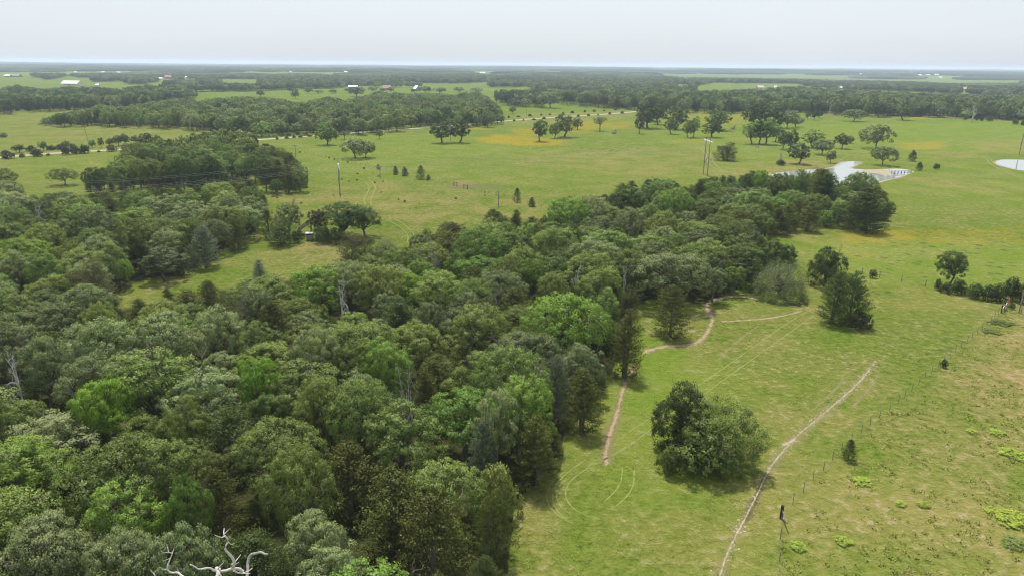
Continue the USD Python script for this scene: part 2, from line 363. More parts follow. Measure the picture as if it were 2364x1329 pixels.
def strip_mat(name, c1, c2, thin, scale=1.4, thr=(0.1, 0.45)):
    """thin: how much of the sheet is worn through to bare soil."""
    return mat(name, {
        "g": ("geometry", {}), "a": ("attribute", {"attribute": "tint"}), "s": ("separate_color", {}),
        "n": n_tex(scale, 5, 0.7), "n2": n_tex(scale * 3, 3, 0.7), "cr": ("rgb_ramp", {"ramp": [(0.3, c1), (0.7, c2)]}),
        "m": ("math", {"math_type": "multiply_add", "value2": 1.0, "value3": thin}), "k": ("math", {"math_type": "subtract"}), "r": rng_(*thr),
        "t": ("transparent_bsdf", {}), "d": ("diffuse_bsdf", {"roughness": 0.5}), "mx": ("mix_closure", {})},
        [("g.position", "n.vector"), ("g.position", "n2.vector"), ("a.color", "s.color"), ("n.fac", "m.value1"), ("m.value", "k.value1"), ("s.r", "k.value2"), ("k.value", "r.value"),
         ("n2.fac", "cr.fac"), ("cr.color", "d.color"), ("r.result", "mx.fac"), ("t.BSDF", "mx.closure1"), ("d.BSDF", "mx.closure2")], "mx.closure")


def strip(name, px, width, m, label, lift, step=1.0, kind="structure", offset=0.0, ground_pts=None, wvar=0.0, seed=1):
    p = np.array([at(u, v)[:2] for u, v in px]) if ground_pts is None else np.asarray(ground_pts)
    c = smooth_line(p, step)
    t = np.gradient(c, axis=0); t /= np.linalg.norm(t, axis=1, keepdims=True)
    nrm = np.stack([-t[:, 1], t[:, 0]], 1)
    wv = 1 + wvar * 2 * (meshkit.fbm(np.stack([c[:, 0] / 6, c[:, 1] / 6, c[:, 0] * 0], 1), 3, seed) - 0.5)
    e = np.array([-1, -0.5, 0, 0.5, 1.0])
    n = len(c)
    endf = np.minimum(np.arange(n), np.arange(n)[::-1]) / max(4.0, 0.06 * n)
    v = (c + nrm * offset)[:, None] + nrm[:, None] * (e[None, :, None] * (width * wv / 2)[:, None, None])
    v = np.concatenate([v, np.full((n, 5, 1), lift)], 2).reshape(-1, 3)
    i, j = np.meshgrid(np.arange(n - 1), np.arange(4), indexing="ij")
    q = np.stack([i * 5 + j, (i + 1) * 5 + j, (i + 1) * 5 + j + 1, i * 5 + j + 1], -1).reshape(-1, 4)
    f = np.vstack([q[:, [0, 2, 1]], q[:, [0, 3, 2]]])
    edge = np.abs(e)[None, :] ** 1.5 * np.ones((n, 1)) + np.clip(1 - endf, 0, 1)[:, None]
    tint = np.stack([edge, edge * 0, edge * 0], -1).reshape(-1, 3)
    o = obj(name, (v, f), m, tint=tint)
    tag(o, label, kind=kind)
    return c


M_ROAD = strip_mat("caliche_gravel", (0.31, 0.275, 0.205), (0.43, 0.39, 0.31), 0.75, 0.5)
M_RED = strip_mat("red_dirt", (0.25, 0.180, 0.105), (0.39, 0.30, 0.195), 0.16, 0.8, (0.34, 0.58))
M_PALE = strip_mat("pale_dirt", (0.28, 0.230, 0.135), (0.43, 0.365, 0.255), 0.14, 1.6, (0.36, 0.64))
M_TYRE = strip_mat("flattened_grass", (0.200, 0.230, 0.062), (0.265, 0.285, 0.090), 0.12, 1.4, (0.06, 0.55))
M_FAINT = strip_mat("thin_grass", (0.22, 0.20, 0.085), (0.31, 0.26, 0.13), 0.02, 0.8, (0.1, 0.7))

strip("gravel_road", [(-260, 392), (-100, 374), (0, 364), (130, 354), (280, 345), (420, 333), (610, 322), (760, 311), (900, 301), (1060, 289), (1130, 283), (1300, 270), (1400, 264), (1460, 259), (1540, 254)], 6.5, M_ROAD,
      "pale gravel road running straight behind the fields", 0.006, 4.0)
strip("dirt_trail", [(1640, 1420), (1662, 1329), (1680, 1275), (1715, 1205), (1755, 1125), (1775, 1085), (1800, 1050), (1822, 1025), (1838, 1008), (1880, 972), (1930, 930), (1975, 890), (2005, 855), (2022, 830), (2036, 812)], 0.62, M_PALE,
      "pale stony cattle trail winding down the right meadow", 0.008, 0.5, wvar=0.7)
strip("dirt_trail", [(1795, 1038), (1815, 1024), (1838, 1010), (1845, 1003)], 1.9, M_PALE, "broad bare pale patch on the cattle trail", 0.012, 0.4, wvar=0.7)
strip("dirt_trail", [(1715, 1215), (1745, 1150), (1775, 1085)], 2.4, M_FAINT, "worn tan grass beside the lower cattle trail", 0.004, 0.4, wvar=0.6)
strip("dirt_trail", [(1640, 1420), (1662, 1329), (1680, 1275), (1715, 1205), (1755, 1125), (1775, 1085), (1800, 1050), (1822, 1025), (1838, 1008), (1880, 972), (1930, 930), (1975, 890), (2005, 855), (2030, 820)], 2.6, M_FAINT, "worn tan margin along the whole cattle trail", 0.004, 0.6, wvar=0.9, seed=12)
strip("dirt_gully", [(1408, 1092), (1398, 1062), (1400, 1035), (1412, 990), (1424, 955), (1434, 915), (1446, 880), (1462, 848), (1474, 828)], 4.0, M_FAINT, "thin grass along the red gully", 0.004, 0.6, wvar=0.9, seed=13)
strip("dirt_gully", [(1408, 1092), (1398, 1062), (1400, 1035), (1412, 990), (1424, 955), (1434, 915), (1446, 880), (1462, 848), (1474, 828)], 2.0, M_RED, "red eroded dirt gully down the wood's edge", 0.008, 0.4, wvar=0.9, seed=3)
strip("dirt_gully", [(1474, 828), (1500, 808), (1540, 799), (1590, 796), (1622, 780), (1640, 752), (1642, 725), (1632, 705), (1650, 692), (1700, 684), (1748, 690), (1778, 708)], 3.2, M_RED, "red dirt path curling round the lone conical cedar", 0.008, 0.5, wvar=0.6, seed=5)
strip("dirt_gully", [(1646, 744), (1700, 740), (1760, 736), (1810, 728), (1862, 714)], 2.2, M_RED, "thin red dirt path leading to the twin cedars", 0.012, 0.5, wvar=0.8, seed=6)
strip("dirt_gully", [(1478, 758), (1496, 762), (1490, 778)], 3.2, M_RED, "bare red dirt at the foot of the wood", 0.012, 0.5, wvar=0.6, seed=7)
strip("dirt_gully", [(1560, 762), (1600, 764), (1630, 772)], 2.5, M_RED, "bare red dirt under the lone conical cedar", 0.016, 0.5, wvar=0.6, seed=8)
strip("dirt_gully", [(1930, 758), (1975, 757), (2010, 752)], 2.0, M_RED, "bare red dirt before the twin cedars", 0.008, 0.5, wvar=0.6, seed=9)
for k, (line, lab) in enumerate([
        ([(1890, 705), (1830, 738), (1740, 800), (1640, 870), (1560, 925), (1500, 965), (1440, 1003), (1390, 1035), (1330, 1075), (1290, 1110), (1276, 1140), (1282, 1170), (1310, 1198), (1360, 1213), (1420, 1217)], "long straight tyre track curving into a loop, outer rut"),
        ([(1900, 712), (1850, 748), (1760, 812), (1660, 884), (1580, 940), (1510, 985), (1440, 1035), (1385, 1065), (1330, 1098), (1308, 1125), (1310, 1155), (1335, 1180), (1380, 1196), (1440, 1196)], "long straight tyre track curving into a loop, inner rut"),
        ([(1330, 1075), (1276, 1112), (1262, 1142), (1272, 1172), (1310, 1202), (1350, 1222)], "faint outermost tyre track of the meadow loop"),
        ([(1345, 1095), (1292, 1120), (1286, 1150), (1302, 1175), (1345, 1196)], "faint second tyre track of the meadow loop"),
        ([(1440, 1060), (1436, 1090), (1430, 1118), (1408, 1145), (1380, 1172)], "short curved tyre track left of the big lone oak"),
        ([(1467, 1064), (1464, 1095), (1458, 1128), (1440, 1152), (1400, 1182)], "short curved tyre track nearest the big lone oak")]):
    strip("tyre_track", line, 0.34, M_TYRE, lab, 0.004 + 0.004 * (k % 3), 0.5)
for line, w, lab in [([(836, 418), (852, 432), (843, 455), (850, 478)], 0.8, "left wheel rut across the middle field"), ([(848, 415), (866, 430), (858, 455), (862, 478)], 0.8, "right wheel rut across the middle field"),
                     ([(880, 498), (930, 530), (942, 548), (930, 568)], 0.5, "faint wheel rut behind the dark oak, left one"), ([(890, 496), (945, 528), (956, 545), (945, 572)], 0.5, "faint wheel rut behind the dark oak, right one"),
                     ([(975, 425), (1050, 450), (1120, 478), (1150, 492)], 0.6, "faint wheel rut passing the field gate"), ([(1015, 470), (985, 502), (940, 540), (915, 560)], 0.8, "narrow cow path across the middle field")]:
    strip("tyre_track", line, w, M_TYRE if "rut" in lab else M_FAINT, lab, 0.006, 1.0)
for line, w, m_, lab in [([(1612, 336), (1622, 348), (1632, 362), (1645, 385), (1660, 392), (1720, 406), (1790, 412)], 1.2, M_PALE, "two-rut farm track by the tall pole frame, left rut"),
                         ([(1620, 334), (1630, 346), (1642, 362), (1655, 384), (1668, 392), (1730, 407)], 1.0, M_PALE, "two-rut farm track by the tall pole frame, right rut"),
                         ([(2256, 357), (2276, 366), (2286, 378), (2330, 400), (2364, 415), (2420, 440)], 0.9, M_PALE, "two-rut farm track passing the round pond, left rut"),
                         ([(2262, 356), (2282, 364), (2294, 376), (2336, 398), (2372, 413), (2430, 438)], 0.9, M_PALE, "two-rut farm track passing the round pond, right rut"),
                         ([(2002, 274), (2040, 284), (2060, 296)], 2.0, M_FAINT, "worn tan track by the roofed shed"), ([(1940, 372), (1985, 354), (2000, 352)], 2.2, M_FAINT, "worn tan path curling to the long pond"),
                         ([(2040, 420), (2100, 424), (2200, 432), (2364, 452)], 1.6, M_FAINT, "worn tan path running right from the long pond"), ([(1240, 362), (1400, 352), (1600, 346)], 1.0, M_FAINT, "faint cow path across the large field")]:
    strip("farm_track", line, w, m_, lab, 0.008, 1.0)
strip("dirt_trail", [(500, 588), (540, 566), (570, 552), (600, 542)], 1.4, M_FAINT, "tan path along the dark wood into the clearing", 0.006, 0.6, wvar=0.4)
strip("dirt_trail", [(700, 600), (745, 588), (785, 576)], 2.6, M_FAINT, "bare sandy path in the clearing by the brownish tree", 0.006, 0.6, wvar=0.6)
for k, px in enumerate([[(1955, 870), (1900, 925), (1860, 960)], [(2030, 870), (1990, 915), (1960, 950)], [(1880, 1060), (1850, 1085), (1820, 1110)], [(1760, 745), (1700, 790), (1650, 840)]]):
    strip("dirt_trail", px, 1.0, M_FAINT, ["worn tan streak left of the upper cattle trail", "worn tan streak between cattle trail and fence", "worn tan streak right of the pale bare patch", "faint tan streak beside the long tyre track"][k], 0.010, 0.5, wvar=0.6)

# ---- ponds
M_WATER = mat("pond_water", {"g": ("geometry", {}), "n": n_tex(0.6, 3), "b": ("bump", {"strength": 0.08, "distance": 0.1}),
                             "p": ("principled_bsdf", {"base_color": (0.26, 0.26, 0.24), "roughness": 0.06, "specular_ior_level": 0.8})},
              [("g.position", "n.vector"), ("n.fac", "b.height"), ("b.normal", "p.normal")], "p.BSDF")
M_SHORE = strip_mat("muddy_shore", (0.26, 0.22, 0.14), (0.40, 0.35, 0.25), 0.75, 0.5)


def pond(px, label, mud):
    c = np.array([at(u, v)[:2] for u, v in px])
    c = smooth_line(np.vstack([c, c[:1]]), 1.5)[:-1]
    poly = Polygon(c).buffer(0)
    poly = max(getattr(poly, "geoms", [poly]), key=lambda g: g.area)
    outer = poly.buffer(1.2)
    v, f = trimesh.creation.triangulate_polygon(poly, engine="earcut")
    o = obj("pond", (np.c_[v, np.full(len(v), 0.02)], f), M_WATER)
    tag(o, label, kind="structure")
    ring = outer.difference(poly.buffer(-0.6))
    v, f = trimesh.creation.triangulate_polygon(max(getattr(ring, "geoms", [ring]), key=lambda g: g.area), engine="earcut")
    t = np.zeros((len(v), 3)); t[:, 0] = np.where(shapely.distance(shapely.points(v), poly) > 0.5, 0.9, 0.1)
    tag(obj("pond_shore", (np.c_[v, np.full(len(v), 0.012)], f), M_SHORE, tint=t), mud, kind="structure")


pond([(1775, 405), (1784, 402), (1830, 396), (1880, 392), (1920, 388), (1936, 380), (1955, 374), (1978, 373), (1979, 380), (1976, 391), (2000, 392), (2050, 391), (2085, 391), (2104, 397), (2092, 402), (2080, 408), (2060, 413), (2040, 417),
      (2010, 425), (1960, 428), (1900, 424), (1850, 420), (1800, 414)], "long irregular silvery stock pond behind the far end of the wood", "pale mud rim of the long pond")
pond([(2299, 376), (2306, 371), (2330, 369), (2364, 370), (2410, 374), (2430, 384), (2410, 394), (2364, 394), (2340, 390), (2312, 383)], "round white pond at the right edge of the view", "pale mud rim of the round pond")
bar = G([(1985, 393), (2040, 392), (2064, 397), (2050, 402), (2046, 408), (2030, 402), (2000, 398)])
v, f = trimesh.creation.triangulate_polygon(bar, engine="earcut")
tag(obj("mud_bar", (np.c_[v, np.full(len(v), 0.03)], f), M_SHORE, tint=np.zeros((len(v), 3)) + [0.2, 0, 0]), "pale mud bank breaking the surface of the long pond", kind="structure")

# ------------------------------------------------------------------ foliage materials
def leaf_mat(name, dark, light, trans=0.30, sheen=0.012, hue=0.012, val=(0.70, 1.34), rough=0.5):
    d, l = np.array(dark), np.array(light)
    return mat(name, {
        "a": ("attribute", {"attribute": "tint"}), "s": ("separate_color", {}), "o": ("object_info", {}),
        "f": ("math", {"math_type": "multiply_add", "value2": 0.5}), "f2": ("math", {"math_type": "multiply", "value2": 0.5}),
        "c": ("mix", {"color1": tuple(d), "color2": tuple(l)}),
        "v": ("map_range", {"from_min": 0.0, "from_max": 1.0, "to_min": val[0], "to_max": val[1]}),
        "wn": ("white_noise_texture", {"dimensions": "1D"}), "hr": ("map_range", {"from_min": 0.0, "from_max": 1.0, "to_min": 0.5 - hue, "to_max": 0.5 + hue}),
        "h": ("hsv", {"saturation": 1.0}), "tc": ("mix", {"mix_type": "multiply", "fac": 1.0, "color2": (1.15, 1.25, 0.6)}),
        "d": ("diffuse_bsdf", {}), "t": ("translucent_bsdf", {}), "g": ("glossy_bsdf", {"roughness": rough, "color": (0.9, 0.95, 1.0)}),
        "m1": ("mix_closure", {"fac": trans}), "m2": ("mix_closure", {"fac": sheen})},
        [("a.color", "s.color"), ("s.r", "f.value1"), ("s.g", "f2.value1"), ("f2.value", "f.value3"), ("f.value", "c.fac"), ("o.random", "v.value"), ("o.random", "wn.w"), ("wn.value", "hr.value"),
         ("hr.result", "h.hue"), ("v.result", "h.value"), ("c.color", "h.color"), ("h.color", "d.color"), ("h.color", "tc.color1"), ("tc.color", "t.color"),
         ("d.BSDF", "m1.closure1"), ("t.BSDF", "m1.closure2"), ("m1.closure", "m2.closure1"), ("g.BSDF", "m2.closure2")], "m2.closure")


TONES = {   # leaf colours: dark side and fresh side of each tone
    "olive": leaf_mat("olive_leaves", (0.072, 0.092, 0.022), (0.230, 0.285, 0.072)),
    "mid green": leaf_mat("mid_green_leaves", (0.064, 0.098, 0.026), (0.222, 0.300, 0.076)),
    "grey-green": leaf_mat("grey_green_leaves", (0.082, 0.105, 0.045), (0.258, 0.310, 0.128)),
    "fresh green": leaf_mat("fresh_green_leaves", (0.064, 0.122, 0.020), (0.210, 0.305, 0.056), trans=0.34),
    "lime green": leaf_mat("lime_green_leaves", (0.075, 0.160, 0.012), (0.200, 0.310, 0.036), trans=0.38, val=(0.95, 1.3)),
    "yellow-green": leaf_mat("yellow_green_leaves", (0.090, 0.120, 0.028), (0.220, 0.260, 0.070), trans=0.34),
    "dark green": leaf_mat("dark_green_leaves", (0.032, 0.052, 0.015), (0.120, 0.162, 0.042)),
    "dark olive": leaf_mat("dark_olive_needles", (0.044, 0.054, 0.013), (0.140, 0.155, 0.034), trans=0.12),
    "silver-green": leaf_mat("silver_needles", (0.066, 0.086, 0.044), (0.175, 0.210, 0.118), trans=0.12),
    "weedy lime": leaf_mat("lime_weeds", (0.210, 0.280, 0.030), (0.400, 0.490, 0.080), trans=0.35, val=(0.9, 1.15)),
    "pale sage": leaf_mat("pale_sage_leaves", (0.095, 0.120, 0.048), (0.225, 0.255, 0.115), trans=0.30),
    "brownish": leaf_mat("brownish_leaves", (0.065, 0.064, 0.026), (0.140, 0.135, 0.060)),
}
M_BARK = plain("bark", (0.125, 0.105, 0.082), 0.9, 0.4, 9.0, 0.1, scl=(1, 1, 0.3))
M_DEAD = plain("bleached_wood", (0.43, 0.40, 0.355), 0.85, 0.25, 5.0, 0.15, scl=(1, 1, 0.3))
M_DEADG = plain("grey_dead_wood", (0.27, 0.25, 0.225), 0.9, 0.3, 5.0, 0.1)

kinds = stage.CreateClassPrim("/World/kinds")
PROTO = {}


def leaves(c, nrm, size, rng, aspect=0.62, clump_t=None, soft=None):
    """One folded, leaf-shaped pair of triangles at each c, facing about nrm."""
    n = len(c)
    nrm = nrm / (np.linalg.norm(nrm, axis=1, keepdims=True) + 1e-9)
    t = np.cross(nrm, rng.normal(size=(n, 3))); t /= np.linalg.norm(t, axis=1, keepdims=True) + 1e-9
    b = np.cross(nrm, t)
    s = size * rng.uniform(0.65, 1.35, (n, 1))
    v = np.stack([c - t * s * 0.5, c + b * s * aspect * 0.5 - nrm * s * 0.12, c + t * s * 0.5, c - b * s * aspect * 0.5 - nrm * s * 0.12], 1).reshape(-1, 3)
    k = np.arange(n)[:, None] * 4
    if soft is None:
        soft = nrm
    soft = soft / (np.linalg.norm(soft, axis=1, keepdims=True) + 1e-9) + 0.35 * nrm
    soft /= np.linalg.norm(soft, axis=1, keepdims=True) + 1e-9
    f = np.concatenate([k + [[0, 1, 2]], k + [[0, 2, 3]]], 0)
    ng = np.cross(v[f[:, 1]] - v[f[:, 0]], v[f[:, 2]] - v[f[:, 0]])
    flip = (ng * np.concatenate([soft, soft])).sum(1) < 0
    f[flip] = f[flip][:, [0, 2, 1]]
    lt = rng.uniform(0, 1, n)
    tint = np.stack([np.repeat(clump_t if clump_t is not None else lt, 4), np.repeat(lt, 4), np.zeros(4 * n)], 1)
    return v, f, tint, np.repeat(soft, 4, 0)


def branch_to(p0, p1, r0, r1, rng, wob=0.12, n=5):
    t = np.linspace(0, 1, n)[:, None]
    L = np.linalg.norm(np.asarray(p1) - p0)
    p = np.asarray(p0) * (1 - t) + np.asarray(p1) * t + rng.normal(size=(n, 3)) * wob * L * np.sin(np.pi * t) * 0.6
    p[:, 2] += (np.sin(np.pi * t[:, 0]) * 0.08 * L)
    return tube(p, np.linspace(r0, r1, n), 5, False)


def register(name, crown, trunk, tint, R, H, trunk_mat=None, crown_mat=None, normals=None):
    path = "/World/kinds/" + name
    UsdGeom.Xform.Define(stage, path)
    if crown is not None:
        cv = np.asarray(crown[0])
        R, H = float(np.percentile(np.hypot(cv[:, 0], cv[:, 1]), 98.5)), float(np.percentile(cv[:, 2], 99.8))
        obj("crown", crown, crown_mat, path, tint=tint, normals=normals)
    if trunk is not None:
        obj("trunk", trunk, trunk_mat or M_BARK, path, smooth=60)
    PROTO[name] = (R, H)


def broadleaf(name, seed, R=5.0, H=10.0, base=0.25, lobes=26, clumps=620, per=14, leaf=0.30, spread=0.42, gap=0.0, flat=0.85, low=-0.35, bare=0, stem=1, droop=0.0):
    """A round, lobed crown on a forked trunk. base: height of the crown's underside, as a share of H; gap: how open it is."""
    rng = np.random.default_rng(seed)
    z0, z1 = base * H, H
    zc, hz = (z0 + z1) / 2 - 0.08 * H, (z1 - z0) / 2
    cs, rs = [], []
    g = (1 + 5 ** 0.5) / 2
    for i in range(lobes):
        zz = 1 - (i + 0.5) / lobes * (1 - low)
        th = 2 * np.pi * i / g + rng.normal() * 0.35
        s = math.sqrt(max(1 - zz * zz, 0))
        k = rng.uniform(0.52, 0.80)
        r = R * rng.uniform(0.25, 0.42)
        cs.append([math.cos(th) * s * R * k, math.sin(th) * s * R * k, zc + zz * hz * k * flat + 0.05 * H]); rs.append(r)
    cs, rs = np.array(cs), np.array(rs)
    cs[:, 2] = np.clip(cs[:, 2], z0 + rs * 0.45, z1 - rs * 0.72)
    w = rs ** 2 / (rs ** 2).sum()
    li = rng.choice(lobes, clumps * 2, p=w)
    d = rng.normal(size=(clumps * 2, 3)); d[:, 2] += 0.30; d /= np.linalg.norm(d, axis=1, keepdims=True)
    rr = rs[li] * (1 - 0.28 * rng.uniform(0, 1, clumps * 2) ** 2)
    c = cs[li] + d * rr[:, None] * [1, 1, 0.78]
    dist = np.linalg.norm((c[:, None] - cs[None]) / [1, 1, 0.78], axis=2) / rs[None]
    dist[np.arange(len(c)), li] = 9
    keep = (dist.min(1) > 0.80) & (c[:, 2] > max(z0 * 0.8, 0.3))
    if gap:
        keep &= meshkit.noise(c / (R * 0.33), seed) > gap
    c, d, li = c[keep][:clumps], d[keep][:clumps], li[keep][:clumps]
    lobe_t = rng.uniform(0, 1, lobes)
    ct = np.clip(0.45 * lobe_t[li] + 0.55 * rng.uniform(0, 1, len(c)), 0, 1)
    n = len(c) * per
    rc = np.repeat(rng.uniform(0.6, 1.25, len(c)) * spread * 2.0, per)
    od = rng.normal(size=(n, 3)) + np.repeat(d, per, 0) * 0.9 + [0, 0, 0.55]
    od /= np.linalg.norm(od, axis=1, keepdims=True)
    off = od * (rc * rng.uniform(0.45, 1.08, n))[:, None] * [1, 1, 0.72]
    off[:, 2] -= droop * np.abs(rng.normal(size=n))
    pc = np.repeat(c, per, 0) + off
    nr = od * 0.9 + rng.normal(size=(n, 3)) * 0.55 + [0, 0, 0.25]
    v, f, tint, nv = leaves(pc, nr, leaf, rng, clump_t=np.repeat(ct, per), soft=od + np.repeat(d, per, 0) * 0.5 + [0, 0, 0.25])
    parts = []
    for s in range(stem):
        lean = rng.normal(size=2) * 0.05 * H + (rng.normal(size=2) * 0.10 * R if stem > 1 else 0)
        fork = np.array([lean[0], lean[1], max(z0, 0.18 * H) + 0.05 * H])
        tr = 0.035 * H * (0.8 if stem > 1 else 1)
        foot = np.array([lean[0] * 0.3 * (stem > 1), lean[1] * 0.3 * (stem > 1), -0.3])
        parts.append(tube([foot, foot + [0, 0, 0.5], (foot + fork) / 2 + [0.02 * H, 0, 0.1], fork], [tr * 1.5, tr * 1.1, tr * 0.95, tr * 0.85], 8, False))
        for q in rng.choice(lobes, min(lobes, 11), replace=False):
            parts.append(branch_to(fork - [0, 0, 0.1], cs[q] + [0, 0, rs[q] * 0.3], tr * 0.55, 0.03, rng))
    for q in range(bare):      # bare grey twigs that stick out of the foliage
        k = rng.integers(lobes)
        d0 = cs[k] - [0, 0, zc * 0.6]; d0 = d0 / np.linalg.norm(d0) + rng.normal(size=3) * 0.35
        e = cs[k] + d0 * rs[k] * rng.uniform(0.9, 1.25)
        parts.append(branch_to(cs[k], e, 0.07, 0.02, rng, 0.2))
        for _ in range(3):
            parts.append(branch_to((cs[k] + e) / 2, e + rng.normal(size=3) * 0.6, 0.04, 0.015, rng, 0.2, 4))
    register(name, (v, f), join(*parts), tint, R, H, normals=nv)


def cedar(name, seed, R=3.0, H=9.0, stems=1, n=520, per=13, leaf=0.24, base=0.05, ragged=0.3, top=0.75, bare=0):
    """A juniper: ragged, upswept sprays round one or several leaders."""
    rng = np.random.default_rng(seed)
    vs, nn, tt, parts = [], [], [], []
    for s in range(stems):
        a = rng.uniform(0, 2 * np.pi)
        o = np.array([math.cos(a), math.sin(a), 0]) * R * (0.0 if stems == 1 else 0.38)
        h = H * (1.0 if s == 0 else rng.uniform(0.72, 0.95))
        Rs = R * (1.0 if stems == 1 else 0.70)
        m = n // stems
        z = rng.uniform(base, 1, m) ** 0.9
        prof = np.minimum(1.0, (z - base + 0.10) / 0.16) ** 0.6 * (1 - z) ** top + 0.03
        az = rng.uniform(0, 2 * np.pi, m)
        ragz = 1 + ragged * 2 * (meshkit.noise(np.stack([np.cos(az) * 1.6 + 7, np.sin(az) * 1.6 + 7, z * 5 + s * 9], 1), seed) - 0.5)
        L = Rs * 1.2 * prof * ragz
        u = rng.uniform(0.35, 1.0, m) ** 0.6
        p = np.stack([np.cos(az) * L * u, np.sin(az) * L * u, z * h + (u - 0.5) * L * 0.2], 1) + o
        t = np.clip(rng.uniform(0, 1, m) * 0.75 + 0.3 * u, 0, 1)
        out = np.stack([np.cos(az), np.sin(az), np.full(m, 0.45)], 1)
        rp = np.repeat(np.arange(m), per)
        al = rng.uniform(-0.7, 1.0, (m * per, 1)) * np.minimum(0.25 + L * 0.35, 0.85)[rp][:, None]
        wd = (1.05 - 0.55 * np.abs(al)) * 0.24
        side = rng.normal(size=(m * per, 3)) * [1, 1, 0.55]
        q = p[rp] + out[rp] * al + side * wd
        vs.append(q); nn.append(side * 0.7 + rng.normal(size=(m * per, 3)) * 0.4 + [0, 0, 0.5] + out[rp] * 0.4); tt.append(t[rp])
        parts.append(tube([o * 0.3 - [0, 0, 0.3], o * 0.6 + [0, 0, h * 0.2], o + [0, 0, h * 0.6], o + [0, 0, h * 0.97]], [0.035 * h, 0.028 * h, 0.014 * h, 0.01], 7, False))
        for k in rng.choice(m, 26, replace=False):
            parts.append(branch_to(o * 0.8 + [0, 0, z[k] * h * 0.85], p[k], 0.045, 0.012, rng, 0.08, 4))
    v, f, tint, nv = leaves(np.vstack(vs), np.vstack(nn), leaf, rng, 0.5, np.concatenate(tt))
    v[:, 2] = np.maximum(v[:, 2], 0.03)
    register(name, (v, f), join(*parts), tint, R, H, normals=nv)


def weeping(name, seed, R=5.0, H=7.0, n=900, per=13, leaf=0.26):
    """A broad dome of fine hanging sprays down to the ground."""
    rng = np.random.default_rng(seed)
    d = rng.normal(size=(n, 3)); d[:, 2] = np.abs(d[:, 2]) * 0.9 - 0.12; d /= np.linalg.norm(d, axis=1, keepdims=True)
    bump = 0.78 + 0.44 * meshkit.fbm(d * 2.6 + 5, 3, seed)
    p = d * bump[:, None] * [R, R, H] * rng.uniform(0.72, 1.0, (n, 1))
    p[:, 2] = np.maximum(p[:, 2], 0.35)
    L = rng.uniform(0.6, 1.5, n)
    u = rng.uniform(0, 1, (n * per, 1))
    q = np.repeat(p, per, 0) + np.repeat(d * [1, 1, 0], per, 0) * u * 0.55 - [0, 0, 1] * (u ** 1.5) * np.repeat(L[:, None], per, 0) + rng.normal(size=(n * per, 3)) * 0.16
    q[:, 2] = np.maximum(q[:, 2], 0.05)
    v, f, tint, nv = leaves(q, np.repeat(d, per, 0) * 0.8 + rng.normal(size=q.shape) * 0.5 + [0, 0, 0.2], leaf, rng, 0.34, np.repeat(rng.uniform(0, 1, n), per))
    parts = [tube([[0, 0, -0.3], [0.1, 0, 1], [0.2, 0.1, H * 0.45]], [0.3, 0.24, 0.16], 8, False)]
    for k in rng.choice(n, 26, replace=False):
        parts.append(branch_to([0.1, 0, 0.8 + rng.uniform(0, 1.5)], p[k] * 0.92, 0.11, 0.02, rng))
    register(name, (v, f), join(*parts), tint, R, H, normals=nv)


def dead(name, seed, H=8.0, spread=0.5, n=7, depth=3, crook=0.28, r0=0.2, fallen=False, fork=0.3, m=None, fine=3, uptilt=0.25):
    """A leafless tree: crooked limbs that fork and thin out."""
    rng = np.random.default_rng(seed)
    parts = []

    def limb(p, d, L, r, lev):
        k = 5
        pts = [np.array(p)]
        for _ in range(k):
            d = d + rng.normal(size=3) * crook * [1, 1, 0.7] + [0, 0, uptilt * 0.12]
            d = d / np.linalg.norm(d)
            pts.append(pts[-1] + d * L / k)
        pts = np.array(pts)
        parts.append(tube(pts, np.linspace(r, r * 0.45, k + 1), 6 if lev < 2 else 4, True))
        if lev < depth:
            for _ in range(n if lev == 0 else fine):
                u = rng.uniform(0.35, 1.0)
                a = pts[min(int(u * k), k)]
                dd = d * (1 - spread) + rng.normal(size=3) * spread
                dd[2] += uptilt * (lev < 2)
                limb(a, dd / np.linalg.norm(dd), L * rng.uniform(0.35, 0.65), max(r * 0.45, 0.02), lev + 1)
    limb((0, 0, -0.2), np.array([0, 0, 1.0]) if not fallen else np.array([1, 0.1, 0.12]), H * 0.6 if not fallen else H * 0.55, r0, 0)
    v, f = join(*parts)
    v[:, 2] = np.where(v[:, 2] < 0, np.maximum(v[:, 2], -0.2), v[:, 2])
    ext = np.abs(v[:, :2]).max(), v[:, 2].max()
    path = "/World/kinds/" + name
    UsdGeom.Xform.Define(stage, path)
    nt = len(parts[0][0])
    obj("trunk", parts[0], m or M_DEAD, path, smooth=60)
    obj("branches", join(*parts[1:]), m or M_DEAD, path, smooth=60)
    PROTO[name] = ext


# close models, for trees within about 360 m
for k in range(5):
    broadleaf(f"oak_{'abcde'[k]}", 11 + k, R=5.2, H=9.6, base=0.16, lobes=20 + 3 * k, clumps=300, per=66, leaf=0.215, spread=0.40, bare=[3, 0, 7, 2, 4][k], gap=[0.1, 0.2, 0.28, 0.1, 0.2][k])
for k in range(4):
    broadleaf(f"elm_{'abcd'[k]}", 31 + k, R=4.4, H=10.5, base=0.14, lobes=16 + 3 * k, clumps=270, per=66, leaf=0.20, spread=0.34, flat=1.0, low=-0.6, bare=[2, 6, 12, 3][k], gap=[0.15, 0.26, 0.36, 0.1][k])
for k in range(3):
    broadleaf(f"live_oak_{'abc'[k]}", 51 + k, R=6.5, H=8.5, base=0.2, lobes=26, clumps=360, per=60, leaf=0.23, spread=0.44, flat=0.75, low=-0.25, bare=5, gap=0.2 + 0.07 * k, stem=1 + k // 2)
for k in range(3):
    broadleaf(f"post_oak_{'abc'[k]}", 71 + k, R=4.2, H=9.5, base=0.2, lobes=14, clumps=230, per=66, leaf=0.22, spread=0.36, flat=1.0, low=-0.75, bare=3, gap=0.32)
